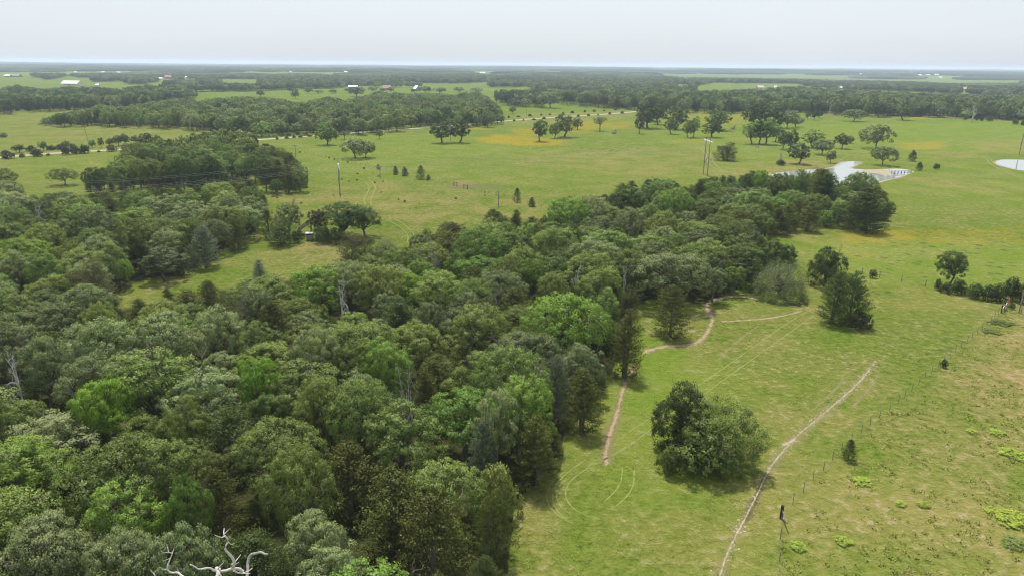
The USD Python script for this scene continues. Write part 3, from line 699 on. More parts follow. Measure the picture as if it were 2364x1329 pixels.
for k in range(3):
    cedar(f"cedar_{'abc'[k]}", 81 + k, R=3.0, H=9.0, stems=1 + (k == 2), n=330, per=36, leaf=0.21, ragged=0.55, base=0.01, top=[0.6, 0.75, 0.5][k])
cedar("spreading_cedar_a", 91, R=4.2, H=9.0, stems=3, n=430, per=38, leaf=0.22, ragged=0.7, top=0.34, base=0.01)
cedar("spreading_cedar_b", 92, R=3.6, H=10.0, stems=2, n=380, per=38, leaf=0.22, ragged=0.7, top=0.36, base=0.02)
for k in range(2):
    broadleaf(f"dense_oak_{'ab'[k]}", 201 + k, R=6.0, H=9.0, base=-0.42, lobes=24, clumps=440, per=60, leaf=0.22, spread=0.46, flat=0.95, low=-0.45, bare=8, gap=[0.30, 0.20][k])
broadleaf("round_oak_a", 211, R=4.5, H=8.5, base=0.26, lobes=24, clumps=320, per=60, leaf=0.2, spread=0.36, flat=1.0, low=-0.8, bare=2, gap=0.12)
weeping("willow_a", 95)
for k in range(3):
    broadleaf(f"shrub_{'abc'[k]}", 101 + k, R=2.0, H=2.6, base=-0.5, lobes=12, clumps=120, per=24, leaf=0.2, spread=0.24, flat=0.8, low=-0.3, stem=2)
broadleaf("open_tree_a", 111, R=4.0, H=8.0, base=0.35, lobes=14, clumps=150, per=34, leaf=0.24, spread=0.34, gap=0.34, bare=10, low=-0.3)
dead("snag_a", 121, H=8.5, r0=0.22, n=8, depth=3, spread=0.5)
dead("snag_b", 122, H=9.0, r0=0.3, n=5, depth=3, spread=0.55, crook=0.22, uptilt=0.1)
dead("grey_snag_a", 125, H=9.0, r0=0.3, n=5, depth=3, spread=0.55, crook=0.22, uptilt=0.1, m=M_DEADG)
dead("twiggy_snag_a", 123, H=10.0, r0=0.16, n=20, depth=2, spread=0.7, crook=0.15, m=M_DEADG, fine=7, uptilt=0.15)
dead("fallen_a", 124, H=9.0, r0=0.28, n=12, depth=2, spread=0.75, fallen=True, fine=6, m=M_DEADG)
# plainer models for trees farther off
for k in range(3):
    broadleaf(f"far_oak_{'abc'[k]}", 131 + k, R=5.2, H=9.5, base=-0.05, lobes=17, clumps=110, per=15, leaf=0.75, spread=0.55, gap=0.12)
    broadleaf(f"far_post_oak_{'abc'[k]}", 141 + k, R=4.2, H=9.5, base=0.08, lobes=15, clumps=130, per=18, leaf=0.52, spread=0.45, low=-0.7, flat=1.0, gap=0.18)
    broadleaf(f"far_live_oak_{'abc'[k]}", 151 + k, R=6.5, H=8.0, base=0.14, lobes=20, clumps=180, per=18, leaf=0.55, spread=0.5, flat=0.75, low=-0.25, gap=0.12, stem=1 + k // 2)
for k in range(2):
    cedar(f"far_cedar_{'ab'[k]}", 161 + k, R=3.0, H=9.0, stems=1 + k, n=170, per=8, leaf=0.75, ragged=0.35)
    broadleaf(f"far_shrub_{'ab'[k]}", 171 + k, R=2.0, H=2.6, base=-0.5, lobes=11, clumps=80, per=8, leaf=0.5, spread=0.3, flat=0.8, low=-0.3, stem=1)
# a crown for the horizon's woods, and squares of closed wood for beyond that
rng = np.random.default_rng(7)


def simple_crown(R, H, n, leaf, seed):
    r = np.random.default_rng(seed)
    d = r.normal(size=(n, 3)); d[:, 2] = np.abs(d[:, 2]) - 0.35; d /= np.linalg.norm(d, axis=1, keepdims=True)
    b = 0.72 + 0.5 * meshkit.noise(d * 2.2 + 9, seed)
    p = d * b[:, None] * [R, R, H * 0.45] + [0, 0, H * 0.52]
    return leaves(p, d + r.normal(size=(n, 3)) * 0.4 + [0, 0, 0.3], leaf, r, 0.8, np.clip(r.uniform(0, 1) * 0.5 + 0.5 * r.uniform(0, 1, n), 0, 1))


FAR = []
for k in range(4):
    FAR.append(simple_crown(5.6, 9.5, 130, 2.0, 200 + k))


def wood_square(seed, side=100.0, n=110):
    r = np.random.default_rng(seed)
    vs, fs, ts, m = [], [], [], 0
    for _ in range(n):
        v, f, t, _ = simple_crown(r.uniform(4, 7), r.uniform(8, 12), 44, 3.4, int(r.integers(1e6)))
        vs.append(v + [r.uniform(-0.5, 0.5) * side, r.uniform(-0.5, 0.5) * side, 0]); fs.append(f + m); ts.append(t); m += len(v)
    return np.vstack(vs), np.vstack(fs), np.vstack(ts)


# ------------------------------------------------------------------ planting
TREES = []       # every planted tree: dict(kind, proto, tone, x, y, r, h, rot, label...)
CATEGORY = {"oak": "oak tree", "live_oak": "oak tree", "post_oak": "oak tree", "elm": "elm tree", "cedar": "cedar tree", "spreading_cedar": "cedar tree", "willow": "willow bush", "shrub": "shrub", "open_tree": "tree",
            "snag": "dead tree", "twiggy_snag": "dead tree", "fallen": "fallen tree"}
NAME = {"oak": "oak_tree", "live_oak": "spreading_oak", "post_oak": "upright_oak", "elm": "elm_tree", "cedar": "cedar_tree", "spreading_cedar": "spreading_cedar", "willow": "willow_bush", "shrub": "shrub", "open_tree": "open_tree",
        "snag": "dead_tree", "twiggy_snag": "dead_tree", "fallen": "fallen_tree"}
LETTERS = {}
for n_ in PROTO:
    LETTERS.setdefault(n_.rsplit("_", 1)[0], []).append(n_)
FARKIND = {"oak": "far_oak", "elm": "far_oak", "live_oak": "far_live_oak", "post_oak": "far_post_oak", "cedar": "far_cedar", "spreading_cedar": "far_cedar", "shrub": "far_shrub"}
prng = np.random.default_rng(2024)


def plant(kind, tone, x, y, r, h, label=None, group=None, rot=None, shape=None):
    d = math.hypot(x, y)
    k = FARKIND.get(kind, kind) if d > 360 else kind
    proto = shape or LETTERS[k][prng.integers(len(LETTERS[k]))]
    t = dict(kind=kind, proto=proto, tone=tone, x=x, y=y, r=r, h=h, rot=prng.uniform(0, 2 * math.pi) if rot is None else rot, label=label, group=group, z=float(hill(x, y)))
    u, v, z = project([x, y, t["z"] + 0.6 * h])
    t.update(u=float(u), v=float(v), depth=float(z), size=FOC * r * 2 / float(z))
    TREES.append(t)
    return t


def single(kind, tone, u, v, w, hpx, label, shape=None, rot=None, centre=False):
    """One tree from the photograph: its foot's pixel (or its crown's middle, at two thirds of its height), crown width and height in pixels."""
    if centre:
        p = at(u, v, hpx * 0.62)
        h = hpx
    else:
        p = at(u, v)
        _, _, z0 = project(p)
        lo, hi = 0.2, 40.0
        for _ in range(40):
            h = (lo + hi) / 2
            _, vt, _ = project([p[0], p[1], p[2] + h])
            lo, hi = (h, hi) if v - vt < hpx else (lo, h)
    _, _, z = project([p[0], p[1], p[2] + h * 0.6])
    return plant(kind, tone, p[0], p[1], w * z / FOC / 2, h, label, rot=rot, shape=shape)

# ---- trees that stand out one by one
S = single
S("live_oak", "dark green", 1574, 1040, 158, 150, "dark lone oak, left half of the big round pair in the near meadow", shape="dense_oak_a")
S("oak", "olive", 1656, 1066, 200, 142, "broad olive lone oak, right half of the big round pair in the near meadow", shape="dense_oak_b")
S("shrub", "olive", 1546, 1092, 70, 62, "olive bush at the left foot of the big lone oaks", shape="shrub_a")
S("shrub", "olive", 1628, 1096, 150, 96, "tall olive bush in front of the big lone oaks", shape="shrub_b")
S("cedar", "dark olive", 1547, 776, 100, 118, "lone conical cedar ringed by the red dirt path", shape="cedar_a")
S("willow", "pale sage", 1797, 684, 142, 82, "pale domed willow-like bush at the top of the near meadow", shape="willow_a")
S("oak", "dark green", 1902, 660, 92, 88, "dark ragged oak just behind the twin cedars", shape="dense_oak_a")
S("spreading_cedar", "dark green", 1918, 742, 92, 118, "left one of the twin dark cedars in the meadow", shape="spreading_cedar_b")
S("spreading_cedar", "dark green", 1962, 744, 100, 120, "right one of the twin dark cedars in the meadow", shape="spreading_cedar_a")
S("shrub", "brownish", 1988, 756, 62, 34, "low brownish bush at the right foot of the twin cedars")
S("post_oak", "dark green", 2190, 662, 74, 82, "round-headed dark tree rising alone from the right fence line", shape="round_oak_a")
S("shrub", "dark green", 2163, 669, 18, 26, "small upright bush left of the round-headed tree on the fence")
S("shrub", "dark green", 2186, 676, 34, 24, "dark bush under the round-headed tree on the fence")
S("shrub", "dark green", 2210, 678, 34, 34, "taller dark bush right below the round-headed tree on the fence")
for u, v, w, h, l in [(2250, 688, 42, 34, "leftmost dark bush of the hedge by the fence corner"), (2280, 692, 44, 34, "second dark bush of the hedge by the fence corner"), (2308, 694, 44, 40, "third dark bush of the hedge by the fence corner"),
                      (2332, 692, 40, 52, "tallest dark bush of the hedge by the fence corner"), (2358, 698, 44, 44, "dark bush of the corner hedge at the picture's right edge")]:
    S("shrub", "dark green", u, v, w, h, l)
S("shrub", "dark olive", 2335, 713, 16, 16, "tiny round bush inside the fence corner")
S("shrub", "dark green", 2014, 642, 20, 20, "small dark bush at the left end of the cross fence")
S("cedar", "dark green", 1958, 1060, 40, 46, "small dark cedar on the rough pasture beside the long fence", shape="cedar_b")
S("shrub", "dark green", 2178, 848, 18, 20, "small dark bush standing in the long fence")
# the large field's trees
S("live_oak", "grey-green", 820, 366, 78, 47, "wide grey-green spreading oak in the large field, larger of two", shape="far_live_oak_a")
S("live_oak", "grey-green", 845, 365, 52, 38, "smaller grey-green oak against the wide spreading oak", shape="far_live_oak_b")
S("oak", "mid green", 756, 335, 54, 40, "round green oak standing alone by the gravel road")
S("oak", "lime green", 744, 313, 30, 30, "bright green tree behind the round oak by the road")
S("open_tree", "pale sage", 796, 323, 26, 20, "thin pale tree right of the round oak by the road")
S("elm", "fresh green", 877, 321, 17, 22, "small slender green tree in the flowery field")
S("post_oak", "dark green", 1020, 331, 56, 50, "left dark oak of the trio with a dead trunk between", shape="far_post_oak_a")
S("post_oak", "dark green", 1062, 330, 56, 58, "right dark oak of the trio with a dead trunk between", shape="far_post_oak_b")
S("snag", "", 1041, 331, 22, 56, "grey dead trunk between two dark oaks in the large field", shape="grey_snag_a")
S("post_oak", "dark green", 1245, 327, 44, 50, "dark oak at the left of the group by the orange flowers")
S("post_oak", "dark green", 1280, 320, 28, 36, "short dark oak in the middle of the group by the orange flowers")
S("post_oak", "dark green", 1303, 317, 56, 54, "tallest ragged oak of the group by the orange flowers")
S("post_oak", "dark green", 1333, 300, 26, 28, "small round tree right of the group by the orange flowers")
S("open_tree", "grey-green", 1385, 303, 36, 34, "lone pale open tree among the orange flowers")
S("oak", "dark green", 1171, 243, 40, 34, "round dark oak beyond the road, left of the wide field oak")
S("oak", "mid green", 1183, 264, 19, 20, "small bushy tree beyond the road by the thin pole")
S("live_oak", "grey-green", 1271, 250, 66, 38, "wide grey-green oak in the field beyond the road")
S("live_oak", "grey-green", 1316, 241, 40, 34, "middle spreading oak in the field beyond the road")
S("live_oak", "grey-green", 1362, 245, 60, 36, "right spreading oak in the field beyond the road")
for u, v, w, h, t, l in [
        (1495, 297, 62, 54, "dark green", "big dark oak at the left end of the far grove"), (1476, 309, 22, 42, "brownish", "thin half-dead tree in front of the grove's left end"), (1519, 288, 36, 42, "dark green", "slim oak behind the left end of the far grove"),
        (1562, 300, 50, 52, "dark green", "tall dark oak left of centre in the far grove"), (1549, 310, 32, 36, "dark green", "short dark oak in front of the grove's tall left oak"),
        (1588, 319, 26, 38, "olive", "thin olive tree near the grove's farm track"), (1600, 318, 30, 46, "mid green", "upright green tree by the grove's farm track"),
        (1643, 318, 44, 36, "dark green", "low round oak directly behind the tall pole frame"), (1656, 302, 60, 46, "dark green", "broad drooping oak behind the tall pole frame"),
        (1743, 300, 66, 60, "dark green", "largest dark oak at the centre of the far grove"), (1784, 302, 52, 50, "dark green", "dark oak right of the grove's largest"),
        (1735, 333, 42, 52, "mid green", "left of three tall-trunked oaks before the grove"), (1753, 333, 40, 56, "dark green", "middle of three tall-trunked oaks before the grove"), (1768, 334, 50, 58, "mid green", "right of three tall-trunked oaks before the grove"),
        (1790, 328, 30, 40, "mid green", "narrow oak behind the three tall-trunked oaks"), (1807, 345, 30, 42, "dark green", "dark slim tree left of the pond's back shore"), (1823, 348, 36, 44, "dark green", "dark leafy tree, right one of the pair behind the dead stem"),
        (1844, 379, 50, 46, "dark green", "open-based oak on the far bank of the long pond"), (1876, 342, 48, 40, "mid green", "green lobed oak beyond the long pond"),
        (2028, 271, 44, 34, "dark green", "dark oak right of the roofed shed"), (2048, 268, 40, 26, "olive", "olive tree behind the dark oak near the shed"), (2084, 278, 38, 32, "dark green", "dark oak at the start of the brown field")]:
    S("post_oak", t, u, v, w * 1.12, h * 1.08, l)
S("live_oak", "grey-green", 1816, 297, 60, 42, "pale grey spreading oak at the right of the far grove")
S("live_oak", "grey-green", 1836, 294, 38, 24, "small grey oak leaning from the pale spreading one")
S("live_oak", "grey-green", 1897, 358, 60, 36, "pale arching tree behind the long pond")
S("live_oak", "grey-green", 2022, 344, 84, 56, "biggest dense grey-green oak right of the long pond")
S("live_oak", "grey-green", 2037, 382, 62, 44, "domed grey-green oak on the bank right of the long pond")
S("live_oak", "grey-green", 1970, 281, 58, 28, "low wide oak in front of the roofed shed")
S("oak", "mid green", 1985, 262, 34, 26, "bright round tree right behind the roofed shed")
S("oak", "fresh green", 1930, 263, 30, 22, "light green tree left of the roofed shed")
S("spreading_cedar", "dark olive", 1674, 371, 58, 42, "dark leaning cedar right of the tall pole frame", shape="spreading_cedar_a")
S("oak", "dark green", 1944, 344, 42, 36, "dense dark round tree above the long pond")
S("oak", "dark green", 1962, 332, 20, 18, "small dark tree touching the dense round tree above the pond")
S("oak", "grey-green", 1917, 377, 24, 30, "small grey tree at the narrow head of the long pond")
S("cedar", "dark green", 2106, 373, 20, 26, "upright cedar right of the domed oak"); S("cedar", "dark green", 2121, 394, 17, 20, "small leaning cedar right of the wooden pier"); S("shrub", "dark green", 2161, 391, 17, 14, "dark little bush farthest right of the pier")
S("shrub", "dark green", 1801, 382, 24, 14, "low dark bush round the dead stem by the pond"); S("twiggy_snag", "", 1801, 380, 14, 46, "thin pale dead stem left of the long pond")
S("elm", "dark green", 1864, 277, 12, 20, "slim young tree left of three in the far field"); S("elm", "dark green", 1879, 278, 20, 24, "young bushy tree, middle of three in the far field"); S("elm", "dark green", 1891, 274, 16, 20, "young tree, right of three in the far field")
S("snag", "", 1915, 273, 14, 26, "small forked dead tree left of the roofed shed")
S("snag", "", 2243, 284, 46, 46, "tall forked grey dead tree before the brown field", shape="grey_snag_a")
for u, v, w, h, l in [(2228, 277, 10, 9, "tiny bush left of the grey dead tree"), (2255, 279, 7, 10, "tiny cedar right beside the grey dead tree"), (2265, 280, 9, 13, "small cedar right of the grey dead tree"), (2284, 281, 15, 13, "round dark bush right of the grey dead tree"),
                      (2343, 288, 15, 15, "round dark bush near the far right of the brown field"), (2362, 290, 14, 14, "dark bush at the picture's right edge by the brown field")]:
    S("shrub", "dark green", u, v, w, h, l)
S("fallen", "", 1428, 310, 34, 13, "fallen grey tree with spread branches in the large field", rot=2.9); S("fallen", "", 1700, 299, 34, 11, "fallen grey treetop inside the far grove", rot=3.3)
# junipers along the middle fence
for u, v, w, h, l in [(913, 403, 18, 20, "leftmost round juniper on the middle fence"), (935, 406, 21, 21, "second round juniper on the middle fence"), (972, 414, 26, 32, "tallest pointed juniper on the middle fence"), (987, 416, 16, 13, "low juniper touching the tallest on the middle fence"),
                      (1194, 467, 22, 33, "upright juniper at the right end of the middle fence"), (1231, 477, 26, 21, "spiky low juniper near the wood's edge"), (875, 391, 14, 12, "small dark juniper at the slim pole's foot")]:
    S("cedar", "dark green", u, v, w, h, l, shape="cedar_b" if h > 25 else "cedar_c")
for k, (u, v, w, h) in enumerate([(692, 353, 8, 8), (760, 366, 8, 7), (772, 369, 9, 7), (803, 376, 6, 6), (840, 391, 10, 9), (862, 401, 8, 4), (825, 402, 8, 5), (790, 415, 7, 6), (806, 420, 7, 5), (824, 417, 9, 6), (865, 423, 8, 6), (884, 420, 7, 4), (874, 408, 9, 5), (920, 462, 7, 6), (934, 467, 9, 9), (1052, 460, 11, 8),
                                  (770, 452, 8, 4), (695, 470, 12, 5), (1120, 452, 8, 5), (1119, 445, 6, 5), (968, 471, 7, 4), (880, 445, 6, 4), (1010, 448, 6, 4), (640, 458, 8, 5), (700, 448, 6, 4), (960, 480, 6, 4)]):
    S("shrub", "pale sage" if k % 2 else "olive", u, v, w * 0.7, h * 0.6, None)
# left fields and roadside
S("live_oak", "olive", 12, 436, 62, 46, "crooked olive oak cut by the left edge of the view"); S("live_oak", "olive", 150, 428, 70, 40, "flat-topped open oak at the edge of the left field")
for k, (u, v, w, h) in enumerate([(20, 367, 30, 20), (51, 364, 14, 10), (87, 362, 30, 20), (112, 360, 10, 6), (152, 358, 22, 24), (176, 356, 26, 22), (196, 355, 28, 22), (258, 350, 26, 18), (228, 352, 8, 5), (290, 346, 22, 14)]):
    S("shrub", "brownish" if k not in (4, 6) else "dark green", u, v, w, h, None)
for k, (u, v, w, h) in enumerate([(12, 356, 20, 9), (45, 353, 30, 19), (72, 350, 24, 15), (100, 349, 20, 22), (118, 347, 26, 12), (140, 346, 22, 14), (152, 345, 22, 20), (168, 344, 18, 14), (214, 342, 16, 18), (234, 342, 14, 24), (254, 339, 20, 20), (274, 338, 26, 26), (290, 336, 26, 28), (316, 333, 26, 20), (338, 331, 26, 24), (360, 330, 24, 18)]):
    S("shrub" if h < 18 else "elm", "dark green", u, v, w, h, None)
S("shrub", "grey-green", 8, 318, 18, 12, "grey bush alone at the left edge of the pale field"); S("oak", "fresh green", 253, 291, 46, 34, "bright rounded tree standing before the middle belt of wood"); S("oak", "mid green", 916, 304, 44, 50, "round green tree at the right front of the middle belt")
S("oak", "lime green", 236, 275, 24, 36, "tall bright tree behind the rounded one at the middle belt"); S("oak", "lime green", 335, 288, 28, 22, "bright bush in the front of the middle belt of wood")
S("oak", "dark green", 1108, 289, 46, 40, "dark oak at the road end of the middle belt"); S("oak", "dark green", 1010, 300, 40, 46, "dark open oak before the middle belt by the road"); S("oak", "dark green", 1080, 294, 34, 36, "dark oak between the open oak and the road end")
prng2 = np.random.default_rng(5)
for k in range(26):
    u = 632 + k * 9.0 + prng2.uniform(-3, 3)
    S("shrub", "dark green" if k % 4 else "mid green", u, 321.5 - (u - 632) * 0.093 + (2 if k % 2 else -4), prng2.uniform(8, 15), prng2.uniform(5, 10), None)
for k in range(22):
    u = 1172 + k * 12.5 + prng2.uniform(-4, 4)
    S("shrub", "dark green", u, 278 - (u - 1172) * 0.072 + (4 if k % 2 else -5), prng2.uniform(5, 11), prng2.uniform(3, 7), None)
for u, v, w, h, t, l in [(602, 224, 22, 16, "dark green", "lone dark tree on the bright far strip"), (682, 229, 20, 22, "dark green", "dark narrow tree at the front of the bright far strip"), (672, 214, 18, 12, "dark green", "dark tree at the back left of the bright far strip"), (712, 216, 22, 12, "dark green", "dark tree at the back middle of the bright far strip"),
                         (735, 217, 26, 10, "mid green", "low green clump left of the two-tier barn"), (768, 217, 20, 10, "dark green", "low dark clump left of the two-tier barn"), (806, 214, 22, 11, "dark green", "dark tree hiding the foot of the two-tier barn"), (824, 224, 40, 24, "dark green", "big dark tree in front of the two-tier barn"),
                         (860, 213, 22, 14, "mid green", "round green tree right of the two-tier barn"), (884, 213, 16, 9, "dark green", "dark tree at the red-roofed house's left"), (902, 213, 18, 11, "dark green", "dark tree at the red-roofed house's right"), (955, 215, 14, 10, "dark green", "small dark tree left of the steep cabin"), (982, 215, 30, 15, "dark green", "dark tree hiding the cabin's right side"),
                         (1015, 216, 34, 14, "grey-green", "wide grey-green tree right of the steep cabin"), (1060, 214, 28, 13, "mid green", "green tree behind the far right of the bright strip"), (1100, 216, 30, 14, "grey-green", "grey-green tree left of the low grey sheds")]:
    S("oak", t, u, v, w, h, l)
# round the clearing
S("elm", "pale sage", 384, 648, 104, 78, "pale open tree leaning over the near tip of the clearing", shape="elm_c")
S("cedar", "dark olive", 622, 550, 32, 66, "dark slim cedar on the path at the clearing's far side"); S("elm", "grey-green", 668, 545, 70, 76, "tall pale-leaved tree in the clump by the little hut", shape="elm_b"); S("spreading_cedar", "dark green", 652, 566, 84, 62, "dark low cedar clump left of the little hut")
S("oak", "dark green", 795, 552, 112, 84, "broad very dark oak behind the little hut", shape="oak_a"); S("oak", "dark green", 842, 548, 92, 72, "right half of the very dark oak pair behind the hut", shape="oak_c"); S("post_oak", "brownish", 738, 550, 52, 66, "brownish thin-topped oak right of the little hut")
S("shrub", "dark green", 745, 562, 46, 40, "dark bush against the little hut's right side"); S("shrub", "dark green", 775, 562, 48, 36, "dark bush under the very dark oak"); S("shrub", "dark green", 690, 560, 30, 30, "dark bush against the little hut's left side")
S("spreading_cedar", "brownish", 828, 612, 104, 76, "brownish flat-topped cedar beside the bare sandy path", shape="spreading_cedar_a"); S("willow", "pale sage", 890, 588, 62, 40, "pale feathery bush behind the brownish cedar", shape="willow_a")
S("cedar", "silver-green", 608, 648, 50, 48, "grey-green cedar tip against the clearing")
# crowns that stand out in the woods (given by the crown's middle)
C = lambda kind, tone, u, v, w, h, label, shape=None: S(kind, tone, u, v, w, h, label, shape, centre=True)
C("elm", "lime green", 598, 888, 112, 10.5, "brightest lime tree in the middle of the near wood", "elm_d"); C("elm", "lime green", 240, 950, 150, 10.5, "wide bright lime tree in the left of the near wood", "oak_a"); C("elm", "fresh green", 442, 1185, 130, 10.5, "fresh green round tree above the white dead branches", "oak_c")
C("elm", "yellow-green", 425, 985, 124, 10, "yellowish open tree with bare grey limbs in the near wood", "elm_c"); C("elm", "fresh green", 890, 850, 138, 11.5, "tall fresh green tree left of the silvery dead top", "oak_b"); C("elm", "yellow-green", 738, 945, 124, 11, "pale yellow-green tree in the middle of the near wood", "elm_b")
C("elm", "yellow-green", 692, 1130, 190, 11, "large yellow-green tree in the lower middle of the near wood", "oak_e"); C("elm", "pale sage", 1140, 985, 122, 11.5, "pale rounded tree near the meadow edge of the wood", "elm_a"); C("oak", "fresh green", 1305, 745, 215, 12.5, "huge round green crown in the middle right of the wood", "oak_d")
C("oak", "grey-green", 1548, 628, 190, 11, "huge domed grey-green tree at the head of the meadow", "oak_b"); C("elm", "pale sage", 1450, 520, 76, 12, "pale silvery crown in the far part of the wood", "elm_a"); C("oak", "grey-green", 730, 825, 130, 11, "grey-green round crown above the lime tree", "oak_e")
C("oak", "fresh green", 1110, 580, 150, 12, "tall fresh green dome in the far part of the wood", "oak_d"); C("elm", "lime green", 950, 668, 100, 9, "yellow-lime spreading crown with dark stems showing", "elm_c"); C("elm", "fresh green", 1225, 640, 70, 10, "small bright green crown left of the white snag", "elm_d")
C("oak", "pale sage", 110, 1290, 230, 10, "pale olive crown filling the lower left corner", "oak_a"); C("oak", "pale sage", 290, 1310, 200, 9.5, "pale olive crown beside the white dead branches", "oak_c"); C("elm", "fresh green", 1310, 500, 110, 13, "green feathery crown at the far left shoulder of the wood", "oak_e")
C("elm", "pale sage", 380, 490, 120, 12, "pale green feathery crown in the left wood", "elm_d"); C("elm", "fresh green", 50, 590, 140, 10, "bright green crown at the left edge of the left wood", "oak_d"); C("elm", "pale sage", 40, 620, 90, 10.5, "pale white-flowered crown low in the left wood", "elm_c")
C("cedar", "silver-green", 1285, 880, 96, 10, "silvery pointed cedar at the meadow edge of the wood", "cedar_b"); C("cedar", "silver-green", 1115, 1035, 86, 9, "silvery grey-green cedar deep at the meadow edge", "cedar_a"); C("cedar", "dark olive", 1345, 915, 120, 9, "dark olive cedar leaning out over the meadow", "spreading_cedar_b")
C("spreading_cedar", "dark olive", 1255, 1025, 140, 9, "broad dark cedar bulging into the meadow"); C("spreading_cedar", "dark olive", 1140, 1175, 130, 8.5, "dark cedar at the lower meadow corner of the wood"); C("cedar", "dark olive", 1445, 778, 104, 11, "tall dark cedar facing the lone conical cedar", "cedar_c")
C("spreading_cedar", "dark green", 2010, 470, 130, 13, "dark layered cedar at the far right tip of the wood"); C("spreading_cedar", "dark green", 1920, 440, 90, 14, "tall dark cedar standing out before the long pond"); C("cedar", "dark olive", 1905, 432, 84, 15, "tallest dark cedar rising in front of the long pond", "cedar_c"); C("oak", "dark green", 1800, 432, 70, 12.5, "dark oak crown below the pond's left arm", "oak_b"); C("spreading_cedar", "dark green", 1850, 428, 70, 13, "dark cedar crown below the middle of the long pond"); C("oak", "mid green", 1985, 428, 84, 12, "green oak crown just below the pond's muddy bank", "oak_d")
C("elm", "fresh green", 1908, 500, 56, 5.0, "bright low bush in the far right tip of the wood", "shrub_a")
C("oak", "lime green", 1757, 420, 48, 11, "bright round tree at the wood's edge by the long pond", "elm_a"); C("oak", "dark green", 1450, 470, 90, 13, "dark leafy oak standing high on the far edge of the wood", "post_oak_a"); C("oak", "fresh green", 1560, 470, 90, 12, "green round crown behind the domed grey tree", "oak_d")
C("post_oak", "dark green", 1800, 590, 74, 9, "dark open oak behind the pale domed bush", "post_oak_b"); C("elm", "fresh green", 1695, 640, 60, 6, "bright low tree left of the pale domed bush", "elm_d")
C("cedar", "brownish", 205, 650, 120, 11, "brownish cedar at the front of the left wood", "spreading_cedar_a"); C("elm", "fresh green", 285, 625, 46, 6.5, "small glossy green tree at the front of the left wood", "oak_d"); C("cedar", "silver-green", 470, 558, 84, 10, "silver-green cedar at the clearing edge of the left wood", "cedar_b")
C("twiggy_snag", "", 935, 905, 110, 14.5, "silvery dead treetop with dense bare twigs in the near wood", "twiggy_snag_a"); C("twiggy_snag", "", 1000, 588, 50, 12.5, "grey leafless crown in the far part of the near wood", "twiggy_snag_a"); C("snag", "", 1330, 655, 40, 11.5, "white forked dead snag above the canopy", "snag_b")
C("snag", "", 85, 500, 50, 12, "white forked dead tree in the left wood", "snag_a"); C("snag", "", 45, 870, 80, 12, "pale bare limbs at the left edge of the near wood", "snag_a"); C("snag", "", 785, 690, 60, 12, "slim dead stems in the middle of the near wood", "snag_a"); C("snag", "", 560, 690, 70, 10.5, "bare white twigs left of the clearing in the near wood", "twiggy_snag_a")
C("snag", "", 1440, 640, 30, 10, "small bare snag beside the domed grey-green tree", "snag_a")

LANDMARKS = [(598, 888, "the brightest lime tree"), (240, 950, "the wide lime tree"), (442, 1185, "the fresh green round tree"), (425, 985, "the yellowish bare-limbed tree"), (890, 850, "the tall fresh green tree"), (738, 945, "the pale yellow-green tree"),
             (692, 1130, "the large yellow-green tree"), (1140, 985, "the pale rounded edge tree"), (1305, 745, "the huge round green crown"), (1545, 640, "the huge domed grey tree"), (1450, 520, "the pale silvery crown"), (730, 825, "the grey-green round crown"),
             (1110, 580, "the fresh green dome"), (950, 668, "the yellow-lime spreading crown"), (110, 1290, "the pale lower-left corner crown"), (1310, 500, "the green feathery crown"), (380, 490, "the pale feathery crown"), (50, 590, "the bright left-edge crown"),
             (1285, 870, "the silvery pointed cedar"), (1115, 1030, "the silvery grey-green cedar"), (1255, 1020, "the bulging dark cedar"), (1445, 770, "the tall edge cedar"), (2010, 470, "the layered tip cedar"), (1908, 500, "the bright low bush"), (1757, 420, "the bright pond-side tree"),
             (1450, 470, "the high dark oak"), (205, 650, "the brownish front cedar"), (470, 555, "the silver-green cedar"), (935, 905, "the silvery dead treetop"), (1000, 588, "the grey leafless crown"), (1330, 655, "the white forked snag"), (85, 500, "the white forked dead tree"),
             (45, 870, "the pale left-edge limbs"), (785, 690, "the slim dead stems"), (384, 620, "the pale leaning tree"), (668, 510, "the little hut's clump"), (500, 1290, "the white dead branches"), (1700, 640, "the pale domed bush"), (783, 410, "the double pole"),
             (560, 320, "the dark block's top"), (430, 400, "the power wires"), (253, 275, "the bright belt tree"), (916, 280, "the round belt tree"), (1478, 250, "the far grove"), (1952, 250, "the roofed shed"), (2243, 260, "the tall grey dead tree"), (744, 300, "the bright roadside tree"), (1010, 280, "the open belt oak"), (1108, 268, "the road-end oak"), (335, 280, "the bright belt bush"), (160, 195, "the white-roofed barn"), (572, 295, "the thin pale pole"), (650, 255, "the middle of the belt"), (1700, 230, "the long right belt")]

# ---- the woods, tree by tree, inside the outlines they have in the photograph
GRID = {}


def near_others(x, y, r, factor):
    gx_, gy_ = int(x // 8), int(y // 8)
    for a in range(gx_ - 2, gx_ + 3):
        for b in range(gy_ - 2, gy_ + 3):
            for (x2, y2, r2) in GRID.get((a, b), ()):
                if (x - x2) ** 2 + (y - y2) ** 2 < (factor * (r + r2)) ** 2:
                    return True
    return False


def occupy(x, y, r):
    GRID.setdefault((int(x // 8), int(y // 8)), []).append((x, y, r))


for t in TREES:
    occupy(t["x"], t["y"], t["r"])


def fits(mask, x, y, r, h, z0=0.0, slack=0.0):
    P = np.array([[x, y, z0 + h * 1.0], [x - r * 0.98, y, z0 + h * 0.6], [x + r * 0.98, y, z0 + h * 0.6], [x, y - r * 0.6, z0 + 0.25 * h], [x - r * 0.55, y, z0 + h * 0.85], [x + r * 0.55, y, z0 + h * 0.85]])
    u, v, z = project(P)
    return bool(np.all(shapely.contains_xy(mask, u, v)))


